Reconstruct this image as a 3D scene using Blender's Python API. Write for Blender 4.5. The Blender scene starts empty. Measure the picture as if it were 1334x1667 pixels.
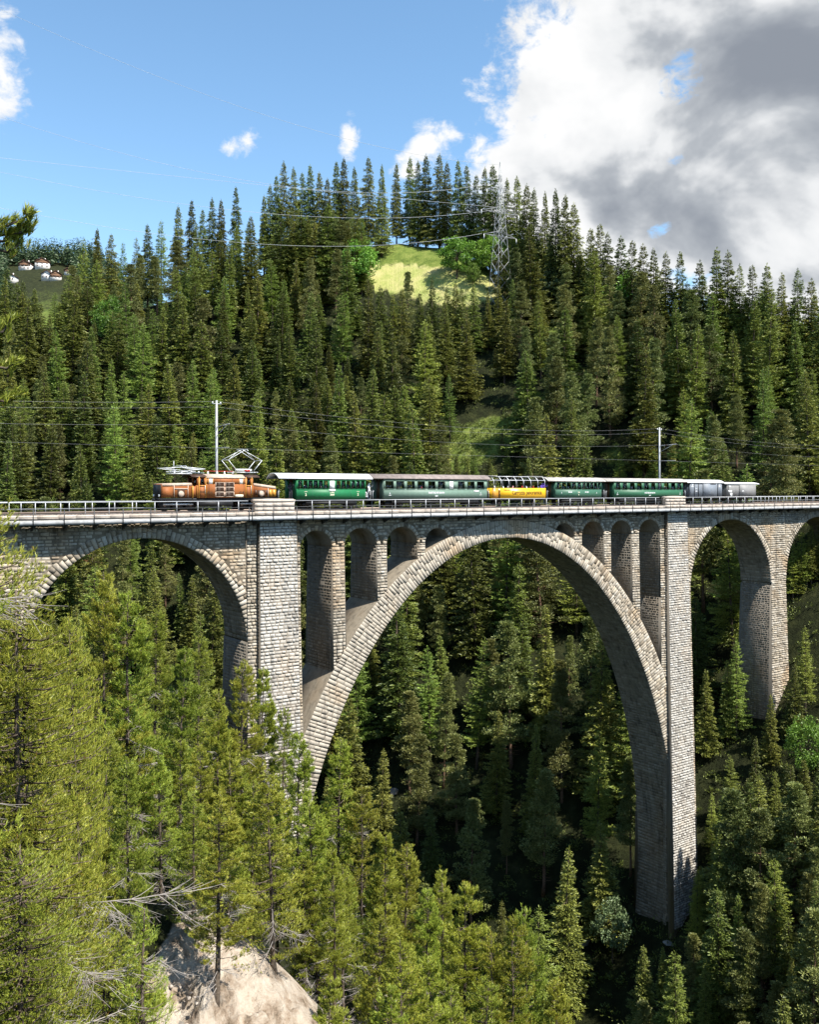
import bpy, math, random
import numpy as np
from mathutils import Vector, Matrix, noise as mnoise

SC = bpy.context.scene
COL = SC.collection
R_ = math.radians
random.seed(11)
RNG = np.random.default_rng(7)

# ------------------------------------------------------------------ camera
# X runs along the viaduct, Y across it (away from the viewpoint), Z up, rail head at Z = 0
FPX = 1500.0                                   # focal length in photograph pixels (1334 x 1667)
PHI = math.atan2(1500, 2033.0)
CR = np.array([math.cos(PHI), -math.sin(PHI), 0.0])     # camera right
CF = np.array([math.sin(PHI), math.cos(PHI), 0.0])      # camera forward (level)
_Z0 = math.sin(PHI) * 2.5 / 0.0162
CAM = -((572.2 - 667) / FPX * _Z0 * CR + _Z0 * CF)
CAM[2] = 1.9
HOR = 797.0

def px_ray(x, y):
    return CF + (x - 667) / FPX * CR - (y - HOR) / FPX * np.array([0, 0, 1.0])
def on_y(x, y, Y):
    d = px_ray(x, y); return CAM + (Y - CAM[1]) / d[1] * d
def px_x(x, Y=3.0):
    return float(on_y(x, HOR, Y)[0])
def ld(l, d, z=0.0):
    p = CAM + l * CR + d * CF
    return np.array([p[0], p[1], z])
def to_ld(P):
    v = np.asarray(P) - CAM
    return v @ CR, v @ CF
def proj(P):
    v = np.asarray(P, float) - CAM
    z = v @ CF
    return 667 + FPX * (v @ CR) / z, HOR - FPX * v[..., 2] / z

cam_d = bpy.data.cameras.new('camera')
cam_d.sensor_fit = 'VERTICAL'; cam_d.sensor_height = 36.0; cam_d.sensor_width = 36.0
cam_d.lens = FPX / 1667.0 * 36.0
cam_d.shift_y = -(833.5 - HOR) / 1667.0
cam_d.clip_start = 0.5; cam_d.clip_end = 20000
cam = bpy.data.objects.new('camera', cam_d)
COL.objects.link(cam)
cam.matrix_world = Matrix(((CR[0], 0, -CF[0], CAM[0]), (CR[1], 0, -CF[1], CAM[1]), (0, 1, 0, CAM[2]), (0, 0, 0, 1)))
SC.camera = cam

# ------------------------------------------------------------------ light, sky, exposure
SUN_AZ, SUN_EL = R_(18), R_(55.5)              # azimuth measured from -Y towards +X
SUN_DIR = Vector((math.sin(SUN_AZ) * math.cos(SUN_EL), -math.cos(SUN_AZ) * math.cos(SUN_EL), math.sin(SUN_EL)))
sl = bpy.data.lights.new('sun', 'SUN'); sl.energy = 5.0; sl.angle = R_(0.53); sl.color = (1.0, 0.955, 0.875)
so = bpy.data.objects.new('sun', sl); COL.objects.link(so)
so.rotation_euler = SUN_DIR.to_track_quat('Z', 'Y').to_euler(); so.location = (0, 0, 200)

SC.view_settings.view_transform = 'Standard'; SC.view_settings.look = 'None'
SC.view_settings.exposure = 1.05; SC.view_settings.gamma = 1.0
SC.view_settings.use_curve_mapping = False
SKY_STRENGTH = 0.125

def az_el(x, y):
    d = px_ray(x, y); d = d / np.linalg.norm(d)
    return math.atan2(d[0], d[1]), math.asin(d[2])

def build_world():
    w = bpy.data.worlds.new('World'); SC.world = w; w.use_nodes = True
    nt = w.node_tree; nt.nodes.clear(); N = nt.nodes; L = nt.links
    def math_(op, a, b=None, c=None, clamp=False):
        n = N.new('ShaderNodeMath'); n.operation = op; n.use_clamp = clamp
        for i, v in enumerate((a, b, c)):
            if v is None: continue
            if isinstance(v, (int, float)): n.inputs[i].default_value = v
            else: L.new(v, n.inputs[i])
        return n.outputs[0]
    tc = N.new('ShaderNodeTexCoord')
    nv = N.new('ShaderNodeVectorMath'); nv.operation = 'NORMALIZE'; L.new(tc.outputs['Generated'], nv.inputs[0])
    sp = N.new('ShaderNodeSeparateXYZ'); L.new(nv.outputs[0], sp.inputs[0])
    az = math_('ARCTAN2', sp.outputs[0], sp.outputs[1])
    el = math_('ARCSINE', sp.outputs[2])
    def noise(scale, detail, rough, off, dist=0.0):
        mp = N.new('ShaderNodeMapping'); L.new(nv.outputs[0], mp.inputs[0])
        mp.inputs['Location'].default_value = off; mp.inputs['Scale'].default_value = (1, 1, 1.5)
        n = N.new('ShaderNodeTexNoise'); n.inputs['Scale'].default_value = scale; n.inputs['Detail'].default_value = detail
        n.inputs['Roughness'].default_value = rough; n.inputs['Distortion'].default_value = dist
        L.new(mp.outputs[0], n.inputs['Vector']); return n.outputs['Fac']
    def blobs(lst, soft=False):
        out = None
        for (x, y, rx, ry, amp) in lst:
            if abs(x) < 50:                     # already angles (radians)
                a0, e0, ra, re = x, y, rx, ry
            else:
                a0, e0 = az_el(x, y); ra, re = rx / FPX, ry / FPX
            da = math_('SUBTRACT', az, a0)
            da = math_('WRAP', da, math.pi, -math.pi)
            u = math_('MULTIPLY', da, 1 / ra); v = math_('MULTIPLY', math_('SUBTRACT', el, e0), 1 / re)
            r2 = math_('ADD', math_('MULTIPLY', u, u), math_('MULTIPLY', v, v))
            f = math_('MULTIPLY', math_('SUBTRACT', 1.0, r2 if soft else math_('SQRT', r2)), amp)
            if soft: f = math_('MAXIMUM', f, -.4)
            out = f if out is None else math_('MAXIMUM', out, f)
        return out
    cov = [(1150, 60, 330, 280, 1.5), (1040, 330, 290, 170, 1.5), (905, 120, 120, 150, .8), (1320, 260, 280, 330, 1.5), (855, 265, 85, 75, .8),
           (1750, 150, 520, 420, 1.5), (2300, -250, 600, 380, 1.2),
           (405, 232, 36, 24, .45), (572, 230, 20, 34, .42), (-50.5, 60, 40, 40, .2), (-52, 140, 60, 60, .45), (700, 238, 46, 42, .55), (665, 275, 40, 30, .5)]
    rb = random.Random(5)
    for k in range(9):                         # the same scattered cumulus all round the sky
        cov.append((R_(130 + k * 26), R_(rb.uniform(14, 50)), R_(rb.uniform(7, 16)), R_(rb.uniform(4, 9)), .8))
    n1 = noise(6.5, 10.0, 0.62, (3.1, 1.7, .3), .25); n3 = noise(26.0, 8.0, 0.6, (1.1, 4.7, 2.3), .3)
    n2 = noise(3.2, 4.0, 0.5, (7.3, 2.1, 5.0), .1)
    f = math_('ADD', math_('MINIMUM', blobs(cov), .72), math_('ADD', math_('MULTIPLY', math_('SUBTRACT', n1, 0.5), 1.9), math_('MULTIPLY', math_('SUBTRACT', n3, 0.5), 1.3)))
    f = math_('SUBTRACT', f, .06)
    mr = N.new('ShaderNodeMapRange'); mr.interpolation_type = 'SMOOTHSTEP'
    mr.inputs['From Min'].default_value = -0.04; mr.inputs['From Max'].default_value = 0.30; L.new(f, mr.inputs['Value'])
    holes = blobs([(1108, 128, 60, 50, 1.0), (1075, 372, 34, 24, .9), (1095, 262, 30, 18, .8)], soft=True)
    n5 = noise(44.0, 7.0, 0.62, (2.2, .4, 6.1), .4)
    hm = N.new('ShaderNodeMapRange'); hm.interpolation_type = 'SMOOTHSTEP'; hm.inputs['From Min'].default_value = .42; hm.inputs['From Max'].default_value = .80
    L.new(math_('ADD', math_('MULTIPLY', math_('MAXIMUM', holes, 0.0), .62), math_('MULTIPLY', math_('SUBTRACT', n5, .5), 1.5)), hm.inputs['Value'])
    mask = math_('MULTIPLY', mr.outputs[0], math_('SUBTRACT', 1.0, math_('MULTIPLY', hm.outputs[0], math_('GREATER_THAN', holes, 0.0))), clamp=True)
    dark = blobs([(1310, 165, 340, 235, .90), (1010, 110, 210, 130, .42), (930, 40, 150, 120, .30), (1180, 10, 260, 110, .40),
                  (1900, 60, 560, 380, .7), (2500, -200, 600, 400, .6)], soft=True)
    # billows: compare the density with the density a little way towards the sun
    off = Vector((3.1, 1.7, .3)) + Vector((SUN_DIR.x, SUN_DIR.y, SUN_DIR.z * 1.5)) * .045
    n4 = noise(5.0, 5.0, 0.5, (3.1, 1.7, .3), .2); n4s = noise(5.0, 5.0, 0.5, tuple(off), .2)
    relief = math_('ADD', math_('MULTIPLY', math_('SUBTRACT', n4s, n4), 3.2), math_('MULTIPLY', math_('SUBTRACT', n1, .5), -.9))
    g = math_('ADD', math_('MAXIMUM', dark, -0.30), math_('MULTIPLY', math_('SUBTRACT', n2, 0.5), .9))
    g = math_('ADD', g, relief)
    mg = N.new('ShaderNodeMapRange'); mg.interpolation_type = 'SMOOTHSTEP'
    mg.inputs['From Min'].default_value = -0.36; mg.inputs['From Max'].default_value = 1.10; L.new(g, mg.inputs['Value'])
    cr = N.new('ShaderNodeValToRGB'); L.new(mg.outputs[0], cr.inputs[0])
    e = cr.color_ramp.elements
    e[0].position = 0.0; e[0].color = (.96, .96, .96, 1); e[1].position = 1.0; e[1].color = (.27, .30, .35, 1)
    m = e.new(.36); m.color = (.80, .815, .83, 1); m = e.new(.66); m.color = (.46, .49, .53, 1)
    sky = N.new('ShaderNodeTexSky'); sky.sky_type = 'NISHITA'; sky.sun_disc = False
    sky.sun_elevation = SUN_EL; sky.sun_rotation = math.pi - SUN_AZ
    sky.altitude = 1200; sky.air_density = 1.0; sky.dust_density = 0.05; sky.ozone_density = 1.3
    b1 = N.new('ShaderNodeBackground'); hs = N.new('ShaderNodeHueSaturation'); hs.inputs['Saturation'].default_value = 1.06; hs.inputs['Hue'].default_value = .49; L.new(sky.outputs[0], hs.inputs['Color']); L.new(hs.outputs[0], b1.inputs[0]); b1.inputs[1].default_value = SKY_STRENGTH
    b2 = N.new('ShaderNodeBackground'); L.new(cr.outputs[0], b2.inputs[0]); b2.inputs[1].default_value = 0.52
    mx = N.new('ShaderNodeMixShader'); L.new(mask, mx.inputs[0]); L.new(b1.outputs[0], mx.inputs[1]); L.new(b2.outputs[0], mx.inputs[2])
    o = N.new('ShaderNodeOutputWorld'); L.new(mx.outputs[0], o.inputs[0])
    w.cycles.sampling_method = 'MANUAL'; w.cycles.sample_map_resolution = 512
build_world()
SC.render.engine = 'CYCLES'
cy = SC.cycles
cy.max_bounces = 5; cy.diffuse_bounces = 1; cy.glossy_bounces = 2; cy.transmission_bounces = 3; cy.transparent_max_bounces = 6
cy.caustics_reflective = False; cy.caustics_refractive = False
cy.use_denoising = True
try:
    cy.denoiser = 'OPENIMAGEDENOISE'; cy.denoising_input_passes = 'RGB_ALBEDO_NORMAL'; cy.denoising_prefilter = 'ACCURATE'
except Exception:
    pass

# ------------------------------------------------------------------ helpers
def tag(o, label=None, cat=None, group=None, kind=None):
    if label: o['label'] = label
    if cat: o['category'] = cat
    if group: o['group'] = group
    if kind: o['kind'] = kind
    return o

def raw_mesh(name, V, F, mats=(), mat_idx=None, smooth=False):
    """V: n x 3 array; F: list of index arrays, each m x k (all faces of one array share k)."""
    me = bpy.data.meshes.new(name)
    V = np.asarray(V, dtype=np.float32).reshape(-1, 3)
    if not isinstance(F, (list, tuple)): F = [F]
    F = [np.asarray(f, dtype=np.int32) for f in F if len(f)]
    me.vertices.add(len(V)); me.vertices.foreach_set('co', V.ravel())
    nl = sum(f.size for f in F); npoly = sum(len(f) for f in F)
    me.loops.add(nl); me.loops.foreach_set('vertex_index', np.concatenate([f.ravel() for f in F]))
    starts, s = [], 0
    for f in F:
        k = f.shape[1]; starts.append(s + np.arange(len(f)) * k); s += f.size
    me.polygons.add(npoly); me.polygons.foreach_set('loop_start', np.concatenate(starts).astype(np.int32))
    for m in mats: me.materials.append(m)
    if mat_idx is not None: me.polygons.foreach_set('material_index', np.asarray(mat_idx, dtype=np.int32))
    me.update(calc_edges=True)
    if smooth: me.polygons.foreach_set('use_smooth', np.ones(npoly, dtype=bool))
    me.validate()
    return me

def link(name, data, parent=None, loc=None):
    o = bpy.data.objects.new(name, data); COL.objects.link(o)
    if parent is not None:
        o.parent = parent
        if loc is None:                        # mesh given in world coordinates: cancel the parents' offsets
            off = Vector((0, 0, 0)); p = parent
            while p is not None:
                off += p.location; p = p.parent
            o.location = -off
    if loc is not None: o.location = loc
    return o

def empty(name, loc=(0, 0, 0)):
    o = bpy.data.objects.new(name, None); COL.objects.link(o); o.location = loc; o.empty_display_size = .5
    return o

class MB:
    def __init__(s): s.v = []; s.f3 = []; s.f4 = []; s.n = 0
    def add(s, V, F):
        V = np.asarray(V, float).reshape(-1, 3)
        for f in F:
            f = [i + s.n for i in f]
            if len(f) == 3: s.f3.append(f)
            elif len(f) == 4: s.f4.append(f)
            else:
                for k in range(1, len(f) - 1): s.f3.append([f[0], f[k], f[k + 1]])
        s.v.append(V); s.n += len(V); return s
    def box(s, x0, x1, y0, y1, z0, z1):
        V = [(x0, y0, z0), (x1, y0, z0), (x1, y1, z0), (x0, y1, z0), (x0, y0, z1), (x1, y0, z1), (x1, y1, z1), (x0, y1, z1)]
        return s.hexa(V)
    def hexa(s, V):
        return s.add(V, [(0, 3, 2, 1), (4, 5, 6, 7), (0, 1, 5, 4), (1, 2, 6, 5), (2, 3, 7, 6), (3, 0, 4, 7)])
    def tube(s, p0, p1, r0, r1=None, n=6):
        return s.path([p0, p1], [r0, r0 if r1 is None else r1], n)
    def path(s, P, r, n=6, cap=True):
        P = [np.asarray(p, float) for p in P]
        if not hasattr(r, '__len__'): r = [r] * len(P)
        V = []; m = len(P)
        for i, p in enumerate(P):
            t = P[min(i + 1, m - 1)] - P[max(i - 1, 0)]; t = t / (np.linalg.norm(t) + 1e-9)
            a = np.cross(t, (0, 0, 1.0)) if abs(t[2]) < .95 else np.cross(t, (1.0, 0, 0))
            a /= np.linalg.norm(a); b = np.cross(t, a)
            for k in range(n):
                an = 2 * math.pi * k / n; V.append(p + r[i] * (math.cos(an) * a + math.sin(an) * b))
        F = []
        for i in range(m - 1):
            for k in range(n):
                k2 = (k + 1) % n; F.append((i * n + k, i * n + k2, (i + 1) * n + k2, (i + 1) * n + k))
        if cap:
            F.append(tuple(range(n))[::-1]); F.append(tuple((m - 1) * n + k for k in range(n)))
        return s.add(V, F)
    def prism(s, poly, axis, a0, a1):
        """extrude a polygon given in the other two axes along axis (0 x, 1 y, 2 z)."""
        V = []
        for a in (a0, a1):
            for (u, w) in poly:
                V.append({0: (a, u, w), 1: (u, a, w), 2: (u, w, a)}[axis])
        n = len(poly)
        F = [tuple(range(n))[::-1], tuple(range(n, 2 * n))]
        for k in range(n): F.append((k, (k + 1) % n, n + (k + 1) % n, n + k))
        return s.add(V, F)
    def mesh(s, name, mat, smooth=False):
        V = np.concatenate(s.v) if s.v else np.zeros((0, 3))
        return raw_mesh(name, V, [np.array(s.f3, dtype=np.int32).reshape(-1, 3), np.array(s.f4, dtype=np.int32).reshape(-1, 4)], [mat], smooth=smooth)
    def build(s, name, mat, parent=None, smooth=False, loc=None):
        return link(name, s.mesh(name, mat, smooth), parent, loc)

# ------------------------------------------------------------------ materials
def new_mat(name):
    m = bpy.data.materials.new(name); m.use_nodes = True
    nt = m.node_tree; nt.nodes.clear()
    return m, nt, nt.nodes, nt.links

def paint(name, col, rough=.5, spec=.4, metal=0.0, vary=.12, scale=3.0, dirt=0.0, dirtcol=(.05, .04, .03)):
    m, nt, N, L = new_mat(name)
    o = N.new('ShaderNodeOutputMaterial'); p = N.new('ShaderNodeBsdfPrincipled'); L.new(p.outputs[0], o.inputs[0])
    tc = N.new('ShaderNodeTexCoord'); nz = N.new('ShaderNodeTexNoise'); nz.inputs['Scale'].default_value = scale; nz.inputs['Detail'].default_value = 6
    L.new(tc.outputs['Object'], nz.inputs['Vector'])
    r = N.new('ShaderNodeValToRGB'); L.new(nz.outputs['Fac'], r.inputs[0])
    a = [max(0, c * (1 - vary)) for c in col[:3]] + [1]; b = [min(1, c * (1 + vary)) for c in col[:3]] + [1]
    r.color_ramp.elements[0].position = .3; r.color_ramp.elements[1].position = .7
    r.color_ramp.elements[0].color = a; r.color_ramp.elements[1].color = b
    out = r.outputs[0]
    if dirt > 0:
        n2 = N.new('ShaderNodeTexNoise'); n2.inputs['Scale'].default_value = scale * .6; n2.inputs['Detail'].default_value = 8; n2.inputs['Roughness'].default_value = .7
        mp = N.new('ShaderNodeMapping'); mp.inputs['Scale'].default_value = (2.2, 2.2, .5); L.new(tc.outputs['Object'], mp.inputs[0]); L.new(mp.outputs[0], n2.inputs['Vector'])
        rr = N.new('ShaderNodeMapRange'); rr.inputs['From Min'].default_value = .48; rr.inputs['From Max'].default_value = .72; rr.inputs['To Max'].default_value = dirt; L.new(n2.outputs['Fac'], rr.inputs[0])
        mx = N.new('ShaderNodeMixRGB'); L.new(rr.outputs[0], mx.inputs[0]); L.new(out, mx.inputs[1]); mx.inputs[2].default_value = (*dirtcol, 1); out = mx.outputs[0]
    L.new(out, p.inputs['Base Color']); p.inputs['Roughness'].default_value = rough; p.inputs['Metallic'].default_value = metal
    p.inputs['Specular IOR Level'].default_value = spec
    return m

def stone_mat(name, cols, stain=.5, bump=.25, streak=.0, warm=.35):
    """masonry: tone per block, mineral mottling, rusty patches and dark water streaks that run down."""
    m, nt, N, L = new_mat(name)
    o = N.new('ShaderNodeOutputMaterial'); p = N.new('ShaderNodeBsdfPrincipled'); L.new(p.outputs[0], o.inputs[0])
    geo = N.new('ShaderNodeNewGeometry'); 
    r = N.new('ShaderNodeValToRGB'); L.new(geo.outputs['Random Per Island'], r.inputs[0])
    e = r.color_ramp.elements; e[0].color = (*cols[0], 1); e[1].color = (*cols[-1], 1)
    for i, c in enumerate(cols[1:-1]): 
        k = e.new((i + 1) / (len(cols) - 1)); k.color = (*c, 1)
    nz = N.new('ShaderNodeTexNoise'); nz.inputs['Scale'].default_value = 5.0; nz.inputs['Detail'].default_value = 8; nz.inputs['Roughness'].default_value = .7
    L.new(geo.outputs['Position'], nz.inputs['Vector'])
    mr = N.new('ShaderNodeMapRange'); mr.inputs['To Min'].default_value = .55; mr.inputs['To Max'].default_value = 1.35; L.new(nz.outputs['Fac'], mr.inputs[0])
    mul = N.new('ShaderNodeMixRGB'); mul.blend_type = 'MULTIPLY'; mul.inputs[0].default_value = 1.0; L.new(r.outputs[0], mul.inputs[1]); L.new(mr.outputs[0], mul.inputs[2])
    # rusty warm patches
    n3 = N.new('ShaderNodeTexNoise'); n3.inputs['Scale'].default_value = .22; n3.inputs['Detail'].default_value = 5; L.new(geo.outputs['Position'], n3.inputs['Vector'])
    m3 = N.new('ShaderNodeMapRange'); m3.inputs['From Min'].default_value = .52; m3.inputs['From Max'].default_value = .72; m3.inputs['To Max'].default_value = warm; L.new(n3.outputs['Fac'], m3.inputs[0])
    wm = N.new('ShaderNodeMixRGB'); wm.blend_type = 'MULTIPLY'; L.new(m3.outputs[0], wm.inputs[0]); L.new(mul.outputs[0], wm.inputs[1]); wm.inputs[2].default_value = (1.0, .78, .55, 1)
    # water streaks: noise stretched along z
    mp = N.new('ShaderNodeMapping'); mp.inputs['Scale'].default_value = (1.5, 1.5, .09); L.new(geo.outputs['Position'], mp.inputs[0])
    n2 = N.new('ShaderNodeTexNoise'); n2.inputs['Scale'].default_value = 1.2; n2.inputs['Detail'].default_value = 6; n2.inputs['Roughness'].default_value = .65; L.new(mp.outputs[0], n2.inputs['Vector'])
    ms = N.new('ShaderNodeMapRange'); ms.inputs['From Min'].default_value = .5; ms.inputs['From Max'].default_value = .74; ms.inputs['To Max'].default_value = stain; L.new(n2.outputs['Fac'], ms.inputs[0])
    dk = N.new('ShaderNodeMixRGB'); L.new(ms.outputs[0], dk.inputs[0]); L.new(wm.outputs[0], dk.inputs[1]); dk.inputs[2].default_value = (.035, .03, .024, 1)
    out = dk.outputs[0]
    if streak > 0:
        ml = N.new('ShaderNodeMapRange'); ml.inputs['From Min'].default_value = .34; ml.inputs['From Max'].default_value = .26; ml.inputs['To Max'].default_value = streak; L.new(n2.outputs['Fac'], ml.inputs[0])
        lk = N.new('ShaderNodeMixRGB'); L.new(ml.outputs[0], lk.inputs[0]); L.new(out, lk.inputs[1]); lk.inputs[2].default_value = (.6, .58, .54, 1); out = lk.outputs[0]
    L.new(out, p.inputs['Base Color']); p.inputs['Roughness'].default_value = .9; p.inputs['Specular IOR Level'].default_value = .15
    b = N.new('ShaderNodeBump'); b.inputs['Strength'].default_value = bump; b.inputs['Distance'].default_value = .06; L.new(nz.outputs['Fac'], b.inputs['Height']); L.new(b.outputs[0], p.inputs['Normal'])
    return m

def leaf_mat(name, c0, c1, tint=(.14, .10, .02), tint_amt=.0, transl=.15, hue=.02, val=.30, odd=None, odd_at=.97):
    """foliage: tone per spray or needle, tone per tree, a little light through the needles."""
    m, nt, N, L = new_mat(name)
    o = N.new('ShaderNodeOutputMaterial')
    geo = N.new('ShaderNodeNewGeometry'); oi = N.new('ShaderNodeObjectInfo')
    r = N.new('ShaderNodeValToRGB'); L.new(geo.outputs['Random Per Island'], r.inputs[0])
    e = r.color_ramp.elements; e[0].color = (*c0, 1); e[1].color = (*c1, 1); e[1].position = odd_at - .02 if odd else 1.0
    if odd:
        k = e.new(odd_at); k.color = (*odd, 1)
    hs = N.new('ShaderNodeHueSaturation'); L.new(r.outputs[0], hs.inputs['Color'])
    a = N.new('ShaderNodeMapRange'); a.inputs['To Min'].default_value = .5 - hue; a.inputs['To Max'].default_value = .5 + hue; L.new(oi.outputs['Random'], a.inputs[0]); L.new(a.outputs[0], hs.inputs['Hue'])
    mm = N.new('ShaderNodeMath'); mm.operation = 'MULTIPLY'; mm.inputs[1].default_value = 7.31; L.new(oi.outputs['Random'], mm.inputs[0])
    fr = N.new('ShaderNodeMath'); fr.operation = 'FRACT'; L.new(mm.outputs[0], fr.inputs[0])
    v = N.new('ShaderNodeMapRange'); v.inputs['To Min'].default_value = 1 - val; v.inputs['To Max'].default_value = 1 + val; L.new(fr.outputs[0], v.inputs[0]); L.new(v.outputs[0], hs.inputs['Value'])
    d = N.new('ShaderNodeBsdfDiffuse'); t = N.new('ShaderNodeBsdfTranslucent'); L.new(hs.outputs[0], d.inputs[0]); L.new(hs.outputs[0], t.inputs[0])
    mx = N.new('ShaderNodeMixShader'); mx.inputs[0].default_value = transl; L.new(d.outputs[0], mx.inputs[1]); L.new(t.outputs[0], mx.inputs[2])
    g = N.new('ShaderNodeBsdfGlossy'); g.inputs['Roughness'].default_value = .45; g.inputs[0].default_value = (.9, .95, .8, 1)
    m2 = N.new('ShaderNodeMixShader'); m2.inputs[0].default_value = .035; L.new(mx.outputs[0], m2.inputs[1]); L.new(g.outputs[0], m2.inputs[2])
    L.new(m2.outputs[0], o.inputs[0])
    return m

M = {}
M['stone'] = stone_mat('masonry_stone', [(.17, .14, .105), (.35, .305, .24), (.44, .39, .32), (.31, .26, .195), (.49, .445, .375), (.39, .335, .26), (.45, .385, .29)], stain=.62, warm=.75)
M['stone_pale'] = stone_mat('pale_tower_stone', [(.24, .22, .195), (.42, .395, .355), (.50, .475, .43), (.37, .345, .305), (.53, .505, .465), (.43, .40, .35)], stain=.5, warm=.4)
M['mortar'] = stone_mat('mortar', [(.15, .132, .108), (.19, .167, .137)], stain=.5)
M['rock'] = stone_mat('gorge_rock', [(.16, .15, .13), (.24, .22, .19)], stain=.5)
M['soffit'] = stone_mat('shade_toned_weathered_soffit', [(.15, .125, .092), (.25, .215, .165), (.19, .16, .12), (.28, .245, .19)], stain=.72, streak=.55, bump=.3, warm=.5)  # base tones darkened to stand in for shade; stains and streaks are weathering
M['copestone'] = stone_mat('cope_stone', [(.43, .37, .31), (.48, .42, .36), (.39, .33, .28)], stain=.25, warm=.3)
M['concrete'] = paint('walkway_concrete', (.46, .45, .42), .85, .2, vary=.25, scale=2.0, dirt=.4, dirtcol=(.2, .17, .14))
M['ballast'] = paint('ballast_stone', (.20, .165, .14), .95, .1, vary=.6, scale=9.0)
M['steel'] = paint('galvanised_steel', (.43, .44, .455), .45, .5, metal=.25, vary=.12, scale=2.0)
M['edgebeam'] = paint('weathered_edge_beam', (.33, .335, .34), .6, .4, vary=.3, scale=1.5, dirt=.4, dirtcol=(.12, .1, .09))
M['darksteel'] = paint('dark_post_steel', (.035, .037, .04), .55, .4, vary=.3)
M['wire'] = paint('wire_metal', (.52, .53, .53), .4, .5, metal=.3)
M['pylonsteel'] = paint('dull_pylon_steel', (.34, .35, .35), .6, .4)
M['cable'] = paint('dull_cable', (.20, .20, .20), .5, .4)
M['railsteel'] = paint('rail_steel', (.20, .15, .12), .5, .5, metal=.4)
M['wood'] = paint('sleeper_wood', (.09, .07, .055), .9, .1)
M['loco'] = paint('brown_loco_paint', (.285, .098, .03), .6, .25, vary=.10, scale=1.2, dirt=.25, dirtcol=(.16, .06, .025))
M['mast'] = paint('grey_mast_steel', (.40, .41, .42), .5, .4, vary=.15)
M['locodark'] = paint('dark_brown_louvre', (.055, .028, .016), .5, .4)
M['locotrim'] = paint('ochre_loco_trim', (.52, .25, .035), .4, .5, vary=.1)
M['locoroof'] = paint('dusty_beige_roof', (.46, .36, .28), .7, .3, vary=.2, scale=3, dirt=.4, dirtcol=(.2, .13, .09))
M['black'] = paint('black_underframe', (.014, .014, .015), .6, .3, vary=.4)
M['silver'] = paint('silver_roof_gear', (.62, .63, .64), .4, .5, metal=.2, vary=.2, scale=6)
M['red'] = paint('red_insulator', (.42, .02, .015), .4, .5)
M['white'] = paint('white_paint', (.78, .78, .76), .5, .4, vary=.05)
M['green'] = paint('bright_green_coach', (.012, .14, .05), .5, .3, vary=.06, dirt=.12)
M['green2'] = paint('grey_green_coach', (.135, .205, .16), .55, .3, vary=.08, dirt=.2, dirtcol=(.06, .08, .06))
M['green3'] = paint('dull_green_coach', (.045, .125, .08), .5, .3, vary=.08, dirt=.2)
M['green4'] = paint('mid_green_coach', (.03, .115, .06), .5, .3, vary=.08, dirt=.15)
M['roofwhite'] = paint('pale_canvas_roof', (.70, .71, .72), .6, .3, vary=.08, scale=2, dirt=.25, dirtcol=(.4, .38, .35))
M['roofdark'] = paint('brown_grey_roof', (.20, .165, .15), .7, .3, vary=.25, scale=2, dirt=.4, dirtcol=(.32, .26, .22))
M['roofgrey'] = paint('ribbed_grey_roof', (.42, .39, .35), .7, .3, vary=.2, scale=2, dirt=.3, dirtcol=(.2, .16, .13))
M['yellow'] = paint('yellow_car_side', (.78, .42, .012), .35, .5, vary=.04)
M['wagon'] = paint('blue_grey_wagon', (.175, .195, .225), .55, .3, vary=.1, scale=2, dirt=.3, dirtcol=(.1, .1, .1))
M['wagon2'] = paint('warm_grey_wagon', (.225, .22, .215), .55, .3, vary=.1, scale=2, dirt=.3, dirtcol=(.12, .11, .1))
M['letter'] = paint('cream_lettering', (.75, .70, .52), .5, .4, vary=.02)
M['letterwhite'] = paint('white_lettering', (.8, .8, .8), .5, .4, vary=.02)
M['letterdark'] = paint('dark_lettering', (.06, .03, .01), .5, .4, vary=.02)
M['seat'] = paint('wooden_seat', (.10, .055, .025), .6, .3)
M['bark'] = paint('grey_brown_bark', (.105, .082, .062), .95, .1, vary=.5, scale=6)
M['barkpine'] = paint('reddish_pine_bark', (.17, .105, .07), .95, .1, vary=.5, scale=5)
M['deadwood'] = paint('grey_dead_wood', (.29, .26, .235), .9, .15, vary=.25, scale=3)
M['roots'] = paint('brown_roots', (.16, .11, .075), .95, .1, vary=.4, scale=5)
M['housewall'] = paint('white_plaster', (.62, .58, .54), .9, .2, vary=.1)
M['houseroof'] = paint('brown_house_roof', (.12, .06, .045), .9, .2, vary=.3)
M['timber'] = paint('house_timber', (.16, .09, .055), .9, .2, vary=.3)
M['water'] = paint('gorge_water', (.05, .09, .08), .1, .6, vary=.2)
M['spruce'] = leaf_mat('spruce_needles', (.052, .074, .015), (.255, .280, .054), val=.42, hue=.028)
M['pine'] = leaf_mat('pine_needles', (.066, .084, .023), (.270, .285, .085), val=.28, hue=.022)
M['larch'] = leaf_mat('larch_needles', (.090, .138, .021), (.320, .390, .066), val=.25, hue=.022, transl=.2)
M['broad'] = leaf_mat('broad_leaves', (.09, .17, .02), (.24, .38, .05), val=.25, hue=.02, transl=.35)
M['birch'] = leaf_mat('pale_leaves', (.09, .13, .05), (.20, .25, .11), val=.15, hue=.02, transl=.35)
M['fgpine'] = leaf_mat('mountain_pine_needles', (.085, .120, .013), (.56, .60, .085), val=.14, hue=.02, transl=.34, odd=(.34, .17, .03), odd_at=.988)
M['bush'] = leaf_mat('undergrowth_leaves', (.06, .08, .016), (.17, .19, .04), val=.3, hue=.02)
M['farforest'] = leaf_mat('far_conifers', (.030, .055, .024), (.085, .115, .050), val=.1, hue=.02)
M['dead'] = leaf_mat('dry_needles', (.16, .075, .03), (.30, .15, .06), val=.2, hue=.01)

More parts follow.
